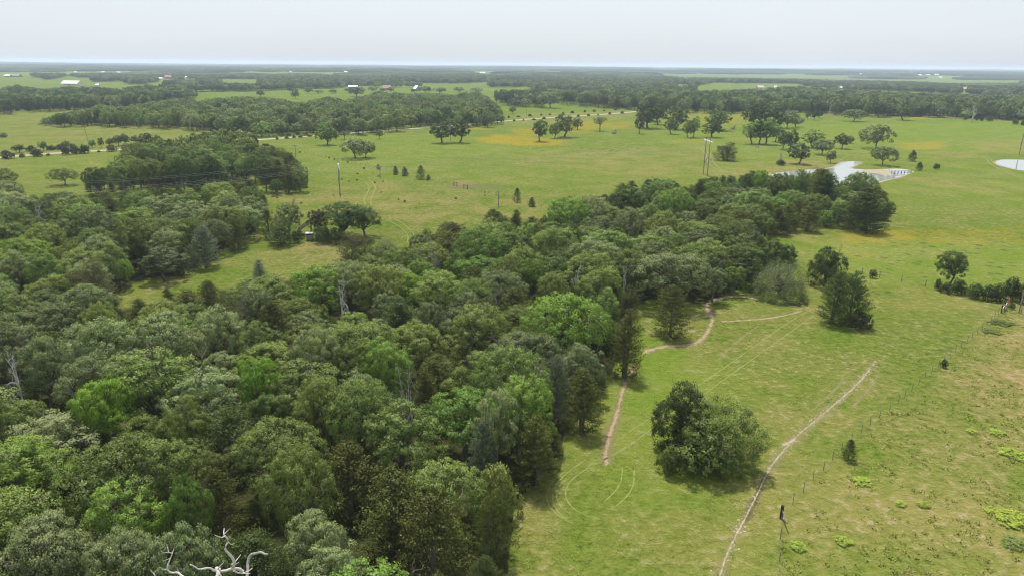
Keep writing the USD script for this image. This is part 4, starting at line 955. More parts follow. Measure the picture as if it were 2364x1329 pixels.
SEEN = np.array([[*map(float, project([t["x"], t["y"], t["z"] + f_ * t["h"]]))] for t in TREES if t["v"] > 380 for f_ in (0.62, 0.85)])


def hides(x, y, r, h):
    """Whether a tree here would stand before one of those that stand out."""
    u, v, z = (float(a_) for a_ in project([x, y, 0.55 * h]))
    s = FOC / z
    m = (SEEN[:, 2] > z + 1) & (np.abs(SEEN[:, 0] - u) < r * s * 0.95) & (SEEN[:, 1] > v - 0.52 * h * s) & (SEEN[:, 1] < v + 0.5 * h * s)
    return bool(m.any())




def wood(mask, home, n, rmin, rmax, hmin, hmax, kinds_, factor, seed, far=1e9, margin=None):
    """Fills the outline MASK with up to n trees; kinds_: (kind, tone, weight, edge weight)."""
    rng = np.random.default_rng(seed)
    b = mask.bounds
    us, vs = rng.uniform(b[0], b[2], n), rng.uniform(b[1], b[3], n)
    # even over the ground rather than over the picture
    xs0 = np.array([at(u, min(v + 4, 2500))[:2] for u, v in ((b[0], b[3]), (b[2], b[3]), (b[0], b[1] + 12), (b[2], b[1] + 12))])
    lo, hi = xs0.min(0), xs0.max(0)
    X, Y = rng.uniform(lo[0], hi[0], n), rng.uniform(lo[1], hi[1], n)
    w = np.array([k[2] for k in kinds_], float); we = np.array([k[3] for k in kinds_], float)
    inner = mask.buffer(-(margin or 40))
    uu_, vv_, zz_ = project(np.stack([X, Y, np.full(n, 6.0)], 1))
    okm = (zz_ > 5)
    okm[okm] &= shapely.contains_xy(mask, uu_[okm], vv_[okm])
    inn = np.zeros(n, bool); inn[okm] = shapely.contains_xy(inner, uu_[okm], vv_[okm])
    made = 0
    for k in np.nonzero(okm)[0]:
        x, y = float(X[k]), float(Y[k])
        if math.hypot(x, y) > far or uu_[k] < -260 or uu_[k] > PW + 260 or vv_[k] > 1640:
            continue
        pw = (w if inn[k] else we) * (0.35 + 1.3 * np.array([float(meshkit.noise(np.array([x / 22.0 + 31 * i_, y / 22.0, i_ * 1.7]), 3)) for i_ in range(len(kinds_))])) ** 2
        kind, tone = kinds_[rng.choice(len(kinds_), p=pw / pw.sum())][:2]
        r = rng.uniform(rmin, rmax) * (0.8 if kind == "cedar" else 1.0)
        h = rng.uniform(hmin, hmax) * (0.86 if "cedar" in kind else 1.0)
        if near_others(x, y, r, factor) or hides(x, y, r, h) or not fits(mask, x, y, r, h):
            continue
        occupy(x, y, r)
        t = plant(kind, tone, x, y, r, h)
        t["home"] = home
        made += 1
    return made


MIX_NEAR = [("oak", "olive", 3.0, 1.0), ("oak", "mid green", 2.2, 1.2), ("oak", "grey-green", 2.2, 0.8), ("elm", "mid green", 2.2, 1.2), ("elm", "fresh green", 1.1, 0.6), ("elm", "pale sage", 1.1, 0.4), ("elm", "grey-green", 1.4, 0.6), ("elm", "yellow-green", 0.5, 0.2),
            ("cedar", "dark olive", 1.0, 3.2), ("spreading_cedar", "dark olive", 0.5, 1.5), ("cedar", "dark green", 0.5, 1.6)]
MIX_DARK = [("oak", "olive", 2.0, 2.0), ("oak", "dark green", 2.5, 2.5), ("oak", "mid green", 1.5, 1.0), ("elm", "mid green", 1.0, 1.0), ("spreading_cedar", "dark olive", 1.5, 1.5), ("cedar", "dark olive", 0.8, 1.5)]
MIX_BELT = [("oak", "dark green", 1.6, 1.6), ("oak", "mid green", 2.6, 2.6), ("oak", "grey-green", 2.2, 2.2), ("oak", "olive", 1.4, 1.2), ("elm", "fresh green", 0.35, 0.45), ("cedar", "dark green", 0.4, 0.6)]
MIX_H = [("oak", "dark green", 3.2, 3.2), ("oak", "mid green", 1.5, 1.5), ("oak", "grey-green", 1.2, 1.2), ("elm", "fresh green", 0.2, 0.3), ("cedar", "dark green", 1.4, 1.4)]
counts = []
counts.append(wood(BLOCK_P, "dark block of wood", 9000, 3.6, 6.2, 9.5, 13.5, MIX_DARK, 0.60, 31, far=480, margin=15))
counts.append(wood(BLOCK_P, "dark block of wood", 6000, 1.9, 3.2, 3.2, 6.0, [("cedar", "dark olive", 1, 1), ("shrub", "dark green", 1, 1.4), ("oak", "dark green", 1, 1)], 0.6, 32, far=480, margin=15))
counts.append(wood(FOREST_P, "near wood", 16000, 4.4, 6.6, 8.5, 12.5, MIX_NEAR, 0.64, 41, far=400))
counts.append(wood(FOREST_P, "near wood", 16000, 2.8, 4.4, 6.5, 10.5, MIX_NEAR, 0.62, 42, far=400, margin=60))
counts.append(wood(FOREST_P, "near wood", 12000, 1.8, 2.8, 3.2, 6.5, [("cedar", "dark olive", 1, 1), ("shrub", "dark green", 1, 1), ("shrub", "olive", 1, 1)], 0.66, 43, far=400, margin=60))
counts.append(wood(BELT_E_P, "middle belt of wood", 24000, 3.8, 6.6, 7.5, 12.5, MIX_BELT, 0.68, 51, far=1000, margin=6))
counts.append(wood(BELT_E_P, "middle belt of wood", 14000, 2.0, 3.4, 3.5, 7.0, MIX_BELT, 0.55, 55, far=1000, margin=6))
counts.append(wood(BELT_F_P, "left far belt", 18000, 3.8, 7.0, 8.0, 13.5, MIX_H, 0.68, 52, far=1300, margin=6))
counts.append(wood(BELT_H_P, "right far belt", 36000, 3.8, 7.2, 8.5, 16.0, MIX_H, 0.68, 53, far=1000, margin=6))
print("woods", counts, "trees", len(TREES))

# ---- which of them are things of their own: of each kind the 300 that show largest; the others stand in one mass per wood
by_kind = {}
for t in TREES:
    vis = -40 < t["u"] < PW + 40 and -20 < t["v"] < PH + 150
    t["own"] = vis
    if vis:
        by_kind.setdefault(CATEGORY[t["kind"]], []).append(t)
for c_, ts in by_kind.items():
    ts.sort(key=lambda t: (t["label"] is None, -t["size"]))
    for t in ts[295:]:
        t["own"] = False

ORD = ["nearest", "second nearest", "third nearest", "fourth nearest", "fifth nearest", "sixth nearest", "seventh nearest", "eighth nearest", "ninth nearest", "tenth nearest", "eleventh nearest", "twelfth nearest", "thirteenth nearest", "fourteenth nearest", "fifteenth nearest", "sixteenth nearest", "seventeenth nearest", "eighteenth nearest", "nineteenth nearest", "twentieth nearest"]
NOUN = {"oak": "rounded oak", "live_oak": "spreading oak", "post_oak": "upright oak", "elm": "loose elm", "cedar": "pointed cedar", "spreading_cedar": "spreading cedar", "willow": "willow bush", "shrub": "shrub", "open_tree": "open tree", "snag": "dead tree", "twiggy_snag": "dead tree", "fallen": "fallen tree"}
SHRUBMARKS = [(783, 400, "the double pole"), (878, 395, "the slim pole"), (1060, 430, "the field gate"), (1151, 460, "the pole with a crossarm"), (756, 325, "the round roadside oak"), (200, 330, "the leaning left pole"), (1300, 300, "the flower-side oaks"), (700, 540, "the little hut"), (40, 360, "the left end of the road"), (916, 285, "the round belt tree"), (1215, 255, "the thin roadside pole")]
cells = {}
for t in TREES:
    if t["own"] and not t["label"]:
        marks = SHRUBMARKS if (t["kind"] == "shrub" or t["tone"] == "dark green" and t["kind"] == "elm") and "home" not in t else LANDMARKS
        d = [math.hypot(t["u"] - m[0], t["v"] - m[1]) for m in marks]
        m = marks[int(np.argmin(d))]
        du, dv = t["u"] - m[0], t["v"] - m[1]
        rel = ("left of" if du < 0 else "right of") if abs(du) > abs(dv) else ("above" if dv < 0 else "below")
        t["dist"] = min(d)
        cells.setdefault((t["tone"], t["kind"], rel, m[2]), []).append(t)
for (tone, kind, rel, m), ts in cells.items():
    ts.sort(key=lambda t: t["dist"])
    for k, t in enumerate(ts):
        place = f"{ORD[min(k, 19)]} {rel} {m}" if len(ts) > 1 else f"{rel} {m}"
        t["label"] = f"{tone} {NOUN[kind]}, {place}" + ""
        t["group"] = f"trees of the {t['home']}" if "home" in t else "bushes along the fences and roads"

DEADMAT = None
for t in TREES:
    R_, H_ = PROTO[t["proto"]]
    t["scale"] = (t["r"] / R_, t["r"] / R_, t["h"] / H_)
for t in TREES:
    if not t["own"]:
        continue
    x = thing(NAME[t["kind"]], t["label"], CATEGORY[t["kind"]], (t["x"], t["y"], t["z"]), t["rot"], t["group"], t["scale"])
    p = x.GetPrim()
    p.GetReferences().AddInternalReference("/World/kinds/" + t["proto"])
    p.SetInstanceable(True)
    if t["tone"]:
        UsdShade.MaterialBindingAPI.Apply(p).Bind(TONES[t["tone"]])


def mass(name, label, protos, items, kind="stuff"):
    """Many copies as one object. protos: list of (reference path or mesh, material); items: (proto index, x, y, z, rot, scale)."""
    pi = UsdGeom.PointInstancer.Define(stage, fresh(name))
    base = str(pi.GetPrim().GetPath())
    for k, (src, m) in enumerate(protos):
        q = f"{base}/source_{k:03d}"
        if isinstance(src, str):
            x = UsdGeom.Xform.Define(stage, q)
            x.GetPrim().GetReferences().AddInternalReference(src)
            if m is not None:
                UsdShade.MaterialBindingAPI.Apply(x.GetPrim()).Bind(m)
        else:
            o = usdkit.mesh(stage, q, (src[0], src[1]), m)
            UsdGeom.PrimvarsAPI(o).CreatePrimvar("tint", Sdf.ValueTypeNames.Color3fArray, "vertex").Set(Vt.Vec3fArray.FromNumpy(np.asarray(src[2], np.float32)))
            if len(src) > 3 and src[3] is not None:
                o.CreateNormalsAttr(Vt.Vec3fArray.FromNumpy(np.asarray(src[3], np.float32)))
                o.SetNormalsInterpolation("vertex")
        pi.CreatePrototypesRel().AddTarget(q)
    it = np.array([i_[:5] for i_ in items], float)
    sc = np.array([np.broadcast_to(i_[5], 3) for i_ in items], float)
    pi.CreateProtoIndicesAttr(Vt.IntArray.FromNumpy(it[:, 0].astype(np.int32)))
    pi.CreatePositionsAttr(Vt.Vec3fArray.FromNumpy(it[:, 1:4].astype(np.float32)))
    pi.CreateScalesAttr(Vt.Vec3fArray.FromNumpy(sc.astype(np.float32)))
    pi.CreateOrientationsAttr(Vt.QuathArray([Gf.Quath(float(math.cos(a / 2)), 0, 0, float(math.sin(a / 2))) for a in it[:, 4]]))
    tag(pi, label, kind=kind)
    return pi


rest = {}
for t in TREES:
    if not t["own"] and (t["u"] > -700 and t["u"] < PW + 700):
        rest.setdefault(t.get("home", "open field"), []).append(t)
for home, ts in rest.items():
    keys = sorted({(t["proto"], t["tone"]) for t in ts})
    mass("woodland", {"near wood": "smaller crowded trees filling the near wood", "middle belt of wood": "crowded trees filling the middle belt of wood", "left far belt": "crowded dark trees of the far left belt", "right far belt": "crowded dark trees of the long far right belt",
                      "dark block of wood": "crowded trees filling the dark block of wood"}.get(home, "scattered bushes of the open fields"),
         [("/World/kinds/" + a, TONES[b] if b else None) for a, b in keys], [(keys.index((t["proto"], t["tone"])), t["x"], t["y"], t["z"], t["rot"], t["scale"]) for t in ts])

# ---- the woods beyond, out to the horizon
BUILT = [(25, 178, 40), (160, 197, 46), (223, 199, 14), (174, 168, 10), (233, 168, 16), (272, 170, 14), (296, 168, 12), (370, 184, 12), (388, 182, 22), (438, 181, 28), (815, 207, 30), (892, 208, 24), (966, 210, 18), (1157, 222, 30), (905, 169, 14), (1085, 168, 20), (1110, 170, 26), (1140, 171, 30),
         (1365, 169, 8), (1342, 179, 14), (1790, 205, 8), (1940, 206, 12), (1758, 204, 16), (1880, 163, 8), (1976, 172, 10), (2122, 174, 16), (2145, 175, 14), (2163, 174, 10), (2172, 181, 10), (2228, 208, 18), (2313, 173, 8), (671, 168, 8), (778, 175, 8), (795, 168, 10), (1900, 208, 6)]
CLEAR = shapely.union_all(OPEN + [Polygon([(u - w * 0.62, v - 7), (u + w * 0.62, v - 7), (u + w * 0.62, v + 3), (u - w * 0.62, v + 3)]) for u, v, w in BUILT])
rng = np.random.default_rng(99)
n = 60000
dd = np.sqrt(rng.uniform(800.0 ** 2, 2500.0 ** 2, n)); aa = np.radians(rng.uniform(-41, 41, n))
X, Y = dd * np.sin(aa), dd * np.cos(aa)
Z = hill(X, Y)
hh = rng.uniform(8, 13, n)
okk = np.ones(n, bool)
for fz in (0.0, 0.5, 0.95):
    u, v, z = project(np.stack([X, Y, Z + fz * hh], 1))
    okk &= ~shapely.contains_xy(CLEAR, u, v)
for pm in (BELT_E_P, BELT_F_P):
    okk &= ~shapely.contains_xy(pm.buffer(-2), *project(np.stack([X, Y, Z], 1))[:2])
okk &= (dd > 905) | ((u > 1180) & (dd > 820)) | ((u < 380) & (dd > 860))
# small glades between the woods
gl = meshkit.fbm(np.stack([X / 150, Y / 420, X * 0], 1), 3, 77)
okk &= (gl < 0.63) | (dd < 1000)
right_side = (u > 1560) & (dd > 1500)
okk &= ~(right_side & (meshkit.fbm(np.stack([X / 400, Y / 300, X * 0], 1), 2, 79) > 0.52))
idx = np.nonzero(okk)[0]
print("far trees", len(idx))
FARTONES = {"dark green": leaf_mat("far_dark_leaves", (0.022, 0.036, 0.012), (0.090, 0.120, 0.034), val=(0.5, 1.5)), "mid green": leaf_mat("far_mid_leaves", (0.045, 0.072, 0.020), (0.160, 0.215, 0.060), val=(0.5, 1.5)),
            "grey-green": leaf_mat("far_grey_leaves", (0.060, 0.080, 0.036), (0.190, 0.225, 0.100), val=(0.5, 1.5)), "olive": leaf_mat("far_olive_leaves", (0.055, 0.070, 0.020), (0.180, 0.205, 0.058), val=(0.5, 1.5)), "fresh green": leaf_mat("far_fresh_leaves", (0.064, 0.110, 0.020), (0.185, 0.260, 0.050), val=(0.7, 1.4))}
tones_far = ["dark green", "mid green", "grey-green", "olive", "fresh green"]
protos = [(FAR[k % 4], FARTONES[t]) for t in tones_far for k in range(4)]
tw = rng.choice(5, len(idx), p=[0.30, 0.30, 0.26, 0.11, 0.03])
mass("distant_woodland", "broad blue-green woods spreading beyond the far fields", protos,
     [(int(tw[i_]) * 4 + int(rng.integers(4)), X[k], Y[k], Z[k] - 0.2, rng.uniform(0, 6.28), (s := rng.uniform(0.75, 1.25), s, hh[k] / 9.5)) for i_, k in enumerate(idx)])
squares = [wood_square(300 + k) for k in range(3)]
items = []
for ring_a, ring_b, step, sc in ((2450, 5200, 96, 1.0), (5200, 14500, 190, 2.0)):
    for d0 in np.arange(ring_a, ring_b, step):
        for a0 in np.arange(-41, 41, math.degrees(step / d0)):
            d1 = d0 + rng.uniform(-0.3, 0.3) * step; a1 = math.radians(a0) + rng.uniform(-0.3, 0.3) * step / d0
            x, y = d1 * math.sin(a1), d1 * math.cos(a1)
            z = float(hill(x, y))
            u, v, _ = project([x, y, z + 4])
            open_ = float(meshkit.fbm(np.array([x / 900, y / 700, 0.0]), 3, 55))
            if CLEAR.contains(Point(u, v)) or open_ > (0.60 if u < 1500 else 0.50):
                continue
            items.append((int(rng.integers(9)), x, y, z - 0.5, rng.uniform(0, 6.28), (sc, sc, 1.0 if sc == 1 else 1.35)))
print("squares", len(items))
mass("horizon_woodland", "hazy blue woods along the horizon", [(squares[k % 3], FARTONES[t]) for t in ("dark green", "mid green", "grey-green") for k in range(3)], items)

# ------------------------------------------------------------------ poles, wires, fences
M_POLE = plain("weathered_pole", (0.20, 0.175, 0.145), 0.9, 0.3, 4.0, 0.1, scl=(1, 1, 0.2))
M_POST = plain("fence_post_wood", (0.17, 0.145, 0.115), 0.9, 0.35, 8.0, 0.1)
M_BLACK = plain("creosote_post", (0.035, 0.028, 0.024), 0.8, 0.3, 8.0, 0.2)
M_STEEL = plain("galvanised_wire", (0.33, 0.335, 0.34), 0.6, 0.15, 3.0, 0.3)
M_GREENPOST = plain("painted_steel_post", (0.10, 0.13, 0.12), 0.6, 0.25, 8.0, 0.4)
M_INS = plain("glazed_insulator", (0.55, 0.56, 0.56), 0.3, 0.1, 8.0, 0.5)
M_REDGATE = plain("red_gate_paint", (0.25, 0.075, 0.05), 0.5, 0.25, 8.0, 0.4)
M_WHITEM = plain("white_metal", (0.78, 0.78, 0.76), 0.5, 0.08, 2.0, 0.4)
M_RUST = plain("rusty_tin", (0.30, 0.20, 0.15), 0.8, 0.35, 1.5, 0.2)
M_WOODW = plain("old_boards", (0.20, 0.185, 0.17), 0.9, 0.3, 2.0, 0.1)
M_PINK = plain("faded_red_roof", (0.48, 0.33, 0.28), 0.7, 0.2, 1.0, 0.3)
M_REDROOF = plain("red_roof", (0.27, 0.12, 0.095), 0.7, 0.2, 1.0, 0.3)
M_GREYROOF = plain("grey_shingles", (0.22, 0.22, 0.225), 0.85, 0.2, 1.0, 0.2)
M_TANWALL = plain("tan_siding", (0.46, 0.39, 0.31), 0.8, 0.12, 1.0, 0.2)
M_BRICKW = plain("brown_brick_wall", (0.27, 0.16, 0.12), 0.85, 0.2, 2.0, 0.2)
M_WINDOW = plain("dark_window_glass", (0.03, 0.035, 0.04), 0.1, 0.2, 1.0, 0.5)
M_ROCK = plain("limestone", (0.55, 0.52, 0.46), 0.85, 0.2, 3.0, 0.2)


def h_frame(u, v, label, h=16.0, gap=5.0, yaw=0.0, xy=None):
    p = at(u, v) if xy is None else np.array([xy[0], xy[1], 0.0])
    t = thing("transmission_pole", label, "utility pole", p, yaw, "pole frames of the power line")
    for s in (-1, 1):
        obj("pole", tube([[s * gap / 2, 0, -0.5], [s * gap / 2 * 0.96, 0, h * 0.5], [s * gap / 2 * 0.92, 0, h]], [0.22, 0.19, 0.15], 8), M_POLE, t, smooth=40)
    obj("crossarm", join(box(-gap * 0.95, -0.16, h - 1.6, gap * 0.95, -0.02, h - 1.25), box(-gap * 0.95, 0.02, h - 1.6, gap * 0.95, 0.16, h - 1.25)), M_WHITEM, t)
    a = gap / 2 * 0.95
    obj("brace", beam([-a, -0.2, h * 0.42], [a, -0.2, h * 0.66], 0.16), M_POLE, t)
    obj("brace", beam([a, 0.2, h * 0.28], [-a, 0.2, h * 0.50], 0.16), M_POLE, t)
    obj("brace", beam([-a, -0.2, h - 3.6], [-a * 0.2, -0.2, h - 1.6], 0.14), M_WHITEM, t)
    obj("brace", beam([a, -0.2, h - 3.6], [a * 0.2, -0.2, h - 1.6], 0.14), M_WHITEM, t)
    ends = []
    for s in (-1, 0, 1):
        x = s * gap * 0.86
        obj("insulator", tube([[x, 0, h - 1.62], [x, 0, h - 1.9], [x, 0, h - 2.2], [x, 0, h - 2.5], [x, 0, h - 2.75]], [0.05, 0.13, 0.08, 0.13, 0.05], 8), M_INS, t)
        ends.append(p + rotz([x, 0, h - 2.78], yaw))
    ends += [p + rotz([s * gap / 2 * 0.92, 0, h + 0.02], yaw) for s in (-1, 1)]
    return ends


def wires(name, label, spans, sag, r=0.015):
    """spans: one list of attachment points per wire."""
    t = thing(name, label, "power line")
    for pts in spans:
        out = []
        for a, b in zip(pts[:-1], pts[1:]):
            s = np.linspace(0, 1, 22)[:, None]
            L = np.linalg.norm(np.asarray(b) - a)
            c = np.asarray(a) * (1 - s) + np.asarray(b) * s
            c[:, 2] -= (4 * s * (1 - s))[:, 0] * sag * (L / 150.0) ** 2
            out.append(c if not out else c[1:])
        obj("wire", tube(np.vstack(out), r, 4, False), M_STEEL, t)
    return t


P1, P2, P3 = at(785, 447)[:2], at(1628, 405)[:2], at(2353, 357)[:2]
line_dir = (P2 - P1) / np.linalg.norm(P2 - P1)
yaw1 = math.atan2(line_dir[1], line_dir[0]) + math.pi / 2
d23 = (P3 - P2) / np.linalg.norm(P3 - P2)
yaw2 = math.atan2(d23[1], d23[0]) + math.pi / 2
LEG = (at(1623, 403) - at(1632.5, 407.5))[:2]
P0 = P1 - line_dir * 190
eA = h_frame(0, 0, "tall pole frame off the left of the view", 12.5, 5.0, yaw1, P0)
eB = h_frame(785, 447, "double wooden pole seen end on, left in the middle field", 12.6, 4.6, math.atan2(P1[1], P1[0]), P1)
eC = h_frame(1628, 405, "tall cross-braced pole frame in the large field", 16.4, float(np.linalg.norm(LEG)), math.atan2(LEG[1], LEG[0]), P2)
eD = h_frame(2353, 357, "pole frame by the round pond at the right edge", 15.0, 4.6, math.atan2(P3[1], P3[0]), P3)
P4 = P3 + d23 * 180
eE = h_frame(0, 0, "pole frame off the right of the view", 15.0, 5.0, yaw2, P4)
wires("power_line", "pale sagging wires strung between the tall pole frames", [[eA[k], eB[k], eC[k], eD[k], eE[k]] for k in range(5)], 3.0)


def slim_pole(u, v, hpx, label, arm=True, lean=(0, 0), yaw=0.3, r=0.13):
    p = at(u, v)
    lo, hi = 1.0, 30.0
    for _ in range(30):
        h = (lo + hi) / 2
        lo, hi = (h, hi) if v - project([p[0], p[1], h])[1] < hpx else (lo, h)
    t = thing("utility_pole", label, "utility pole", p, yaw)
    top = np.array([lean[0], lean[1], h])
    obj("pole", tube([[0, 0, -0.4], top * 0.5, top], [r * 1.25, r * 1.1, r * 0.85], 8), M_POLE, t, smooth=40)
    e = []
    if arm:
        obj("crossarm", join((box(-1.25, -0.07, -0.09, 1.25, 0.07, 0.09)[0] + top - [0, 0.15, 0.5], box(0, 0, 0, 1, 1, 1)[1])), M_WOODW, t)
        for s in (-1.1, -0.4, 0.4, 1.1):
            q = top + [s, -0.15, -0.4]
            obj("insulator", tube([q, q + [0, 0, 0.12], q + [0, 0, 0.24]], [0.05, 0.08, 0.04], 8), M_INS, t)
            e.append(p + rotz(q + [0, 0, 0.25], yaw))
    else:
        obj("cap", tube([top - [0, 0, 0.02], top + [0, 0, 0.12]], [r * 1.0, r * 0.5], 8), M_STEEL, t)
        e = [p + rotz(top + [0, 0, 0.1], yaw)]
    return e


q1 = slim_pole(1151, 478, 38, "slim wooden pole with a crossarm behind the near wood")
q2 = slim_pole(878, 411, 28, "slim wooden pole beside the middle fence junipers")
q3 = slim_pole(683, 362, 28, "slim wooden pole by the right end of the dark block")
wires("power_line", "thin wires between the slim poles of the middle field", [[q3[k], q2[k], q1[k]] for k in (0, 3)], 1.2, 0.010)
slim_pole(205, 332, 37, "thin leaning pole in the pale left field", False, lean=(-1.0, 0))
slim_pole(1216, 268, 26, "thin bare pole beyond the road in the field", False)
slim_pole(572, 304, 18, "thin pale pole in front of the middle belt", True)
pole_c = slim_pole(2352, 722, 72, "dark wooden pole by the fence corner", False, r=0.10)


def fence(px, label, every, h, mat_, hpost=None, wires_=3, r=0.05, seed=3, net=0.0, braces=()):
    line = np.array([at(u, v)[:2] for u, v in px])
    g = LineString(line)
    rng = np.random.default_rng(seed)
    t = thing("fence", label, "fence")
    L = g.length
    n = max(int(L / every), 1)
    tops = []
    for k in range(n + 1):
        q = g.interpolate(min(k * every * L / (n * every), L))
        hh_ = h * rng.uniform(0.9, 1.1)
        lean = rng.normal(size=2) * 0.04
        obj("post", tube([[q.x, q.y, -0.3], [q.x + lean[0], q.y + lean[1], hh_]], [r * rng.uniform(0.9, 1.2), r * rng.uniform(0.8, 1.0)], 6), mat_ if not callable(mat_) else mat_(k), t)
        tops.append((q.x, q.y))
    tops = np.array(tops)
    for w in range(wires_):
        z = h * (0.22 + 0.7 * w / max(wires_ - 1, 1))
        pts = np.c_[tops, np.full(len(tops), z)]
        if len(pts) > 1:
            obj("wire", tube(pts, 0.005, 3, False), M_POST, t)
    return t


fence([(690, 350), (735, 362), (800, 375), (860, 388), (905, 396), (960, 408), (1000, 419), (1044, 428)], "long wire fence on thin posts crossing the middle field", 4.2, 1.25, M_POST)
fence([(1080, 437), (1110, 444), (1150, 453), (1195, 462), (1250, 478)], "wire fence from the field gate to the wood's edge", 4.2, 1.25, M_POST, seed=5)
t = thing("gate_opening", "dark timber gate braces across a bare gap in the fence", "gate")
for u, v in ((1048, 429), (1055, 430.5), (1071, 435), (1079, 437)):
    q = at(u, v)
    obj("post", tube([[q[0], q[1], -0.3], [q[0], q[1], 1.7]], 0.12, 7), M_BLACK, t)
for (a, b) in (((1048, 429), (1055, 430.5)), ((1071, 435), (1079, 437))):
    q, w = at(*a), at(*b)
    obj("rail", tube([[q[0], q[1], 1.3], [w[0], w[1], 1.3]], 0.08, 6), M_BLACK, t)
    obj("brace_wire", tube([[q[0], q[1], 0.2], [w[0], w[1], 1.3]], 0.015, 4), M_STEEL, t)
fence([(1990, 632), (2014, 641), (2040, 641), (2068, 648), (2096, 653), (2124, 658), (2150, 664), (2240, 690)], "post and wire fence across the meadow's top", 4.6, 1.5, M_POST, r=0.07, seed=7)
fence([(1803, 1192), (1840, 1152), (1866, 1120), (1905, 1080), (1930, 1050), (1985, 1002), (2022, 970), (2060, 944), (2078, 928), (2098, 908), (2120, 888), (2135, 874), (2170, 845), (2205, 812), (2250, 776), (2282, 748), (2312, 716)],
      "long wire fence between meadow and rough pasture", 3.1, 1.3, lambda k: M_GREENPOST if k % 3 else M_POST, r=0.036, seed=9)
fence([(1797, 1420), (1798, 1370), (1799, 1329), (1800, 1270), (1801.5, 1230), (1803, 1195)], "short wire fence running straight down to the bottom edge", 3.4, 1.25, M_POST, r=0.05, seed=11)
t = thing("corner_post", "black square corner post where the long fence turns", "fence post", at(1803, 1196))
obj("post", tube([[0, 0, -0.3], [0, 0, 1.62]], [0.17, 0.16], 10), M_BLACK, t)
obj("rail", tube([[0, 0, 1.1], [-0.25, -2.2, 1.0]], 0.06, 6), M_POST, t)
obj("brace_wire", tube([[0, 0, 0.25], [-0.25, -2.2, 1.0]], 0.012, 4), M_STEEL, t)
t = thing("corner_brace", "brown and white fence corner with red gate beside the hedge", "gate")
cs_ = [at(u, v) for u, v in ((2311, 722), (2318, 714), (2324, 707), (2338, 692))]
for k, q in enumerate(cs_):
    obj("post", tube([[q[0], q[1], -0.3], [q[0], q[1], 1.6]], 0.11, 7), M_BLACK if k < 2 else M_REDGATE, t)
for k in range(3):
    for z in (0.45, 0.8, 1.2):
        a, b = cs_[k], cs_[k + 1]
        obj("rail", tube([[a[0], a[1], z], [b[0], b[1], z]], 0.045, 6), M_REDGATE if k == 2 else (M_WHITEM if z == 0.8 else M_WOODW), t)
for u, v, l in ((2356, 724, "short dark post by the wooden pole at the fence corner"),):
    t = thing("fence_post", l, "fence post", at(u, v))
    obj("post", tube([[0, 0, -0.3], [0, 0, 1.2]], 0.09, 7), M_POST, t)
    obj("cap", tube([[0, 0, 1.2], [0, 0, 1.24]], [0.095, 0.06], 7), M_STEEL, t)

# ------------------------------------------------------------------ pier, hut, sheds, farm buildings
a, b = at(2102, 398.5), at(2060, 401)
t = thing("pier", "dark wooden pier on posts at the right end of the long pond", "pier")
d = (b - a)[:2] / np.linalg.norm((b - a)[:2]); nrm = np.array([-d[1], d[0]])
L = float(np.linalg.norm((b - a)[:2]))
for k in range(int(L / 0.55)):
    c = a[:2] + d * (k + 0.5) * 0.55
    v = np.array([[c[0] + d[0] * s * 0.25 + nrm[0] * w, c[1] + d[1] * s * 0.25 + nrm[1] * w, z] for z in (0.95, 1.0) for w in (-0.9, 0.9) for s in (-1, 1)])
    obj("plank", (v, box(0, 0, 0, 1, 1, 1)[1]), M_WOODW, t)
for k in range(6):
    c = a[:2] + d * (0.6 + k * (L - 1.0) / 5)
    for w in (-0.8, 0.8):
        q = c + nrm * w
        obj("pile", tube([[q[0], q[1], -0.8], [q[0], q[1], 1.25 if k > 3 else 0.95]], 0.11, 7), M_BLACK, t)


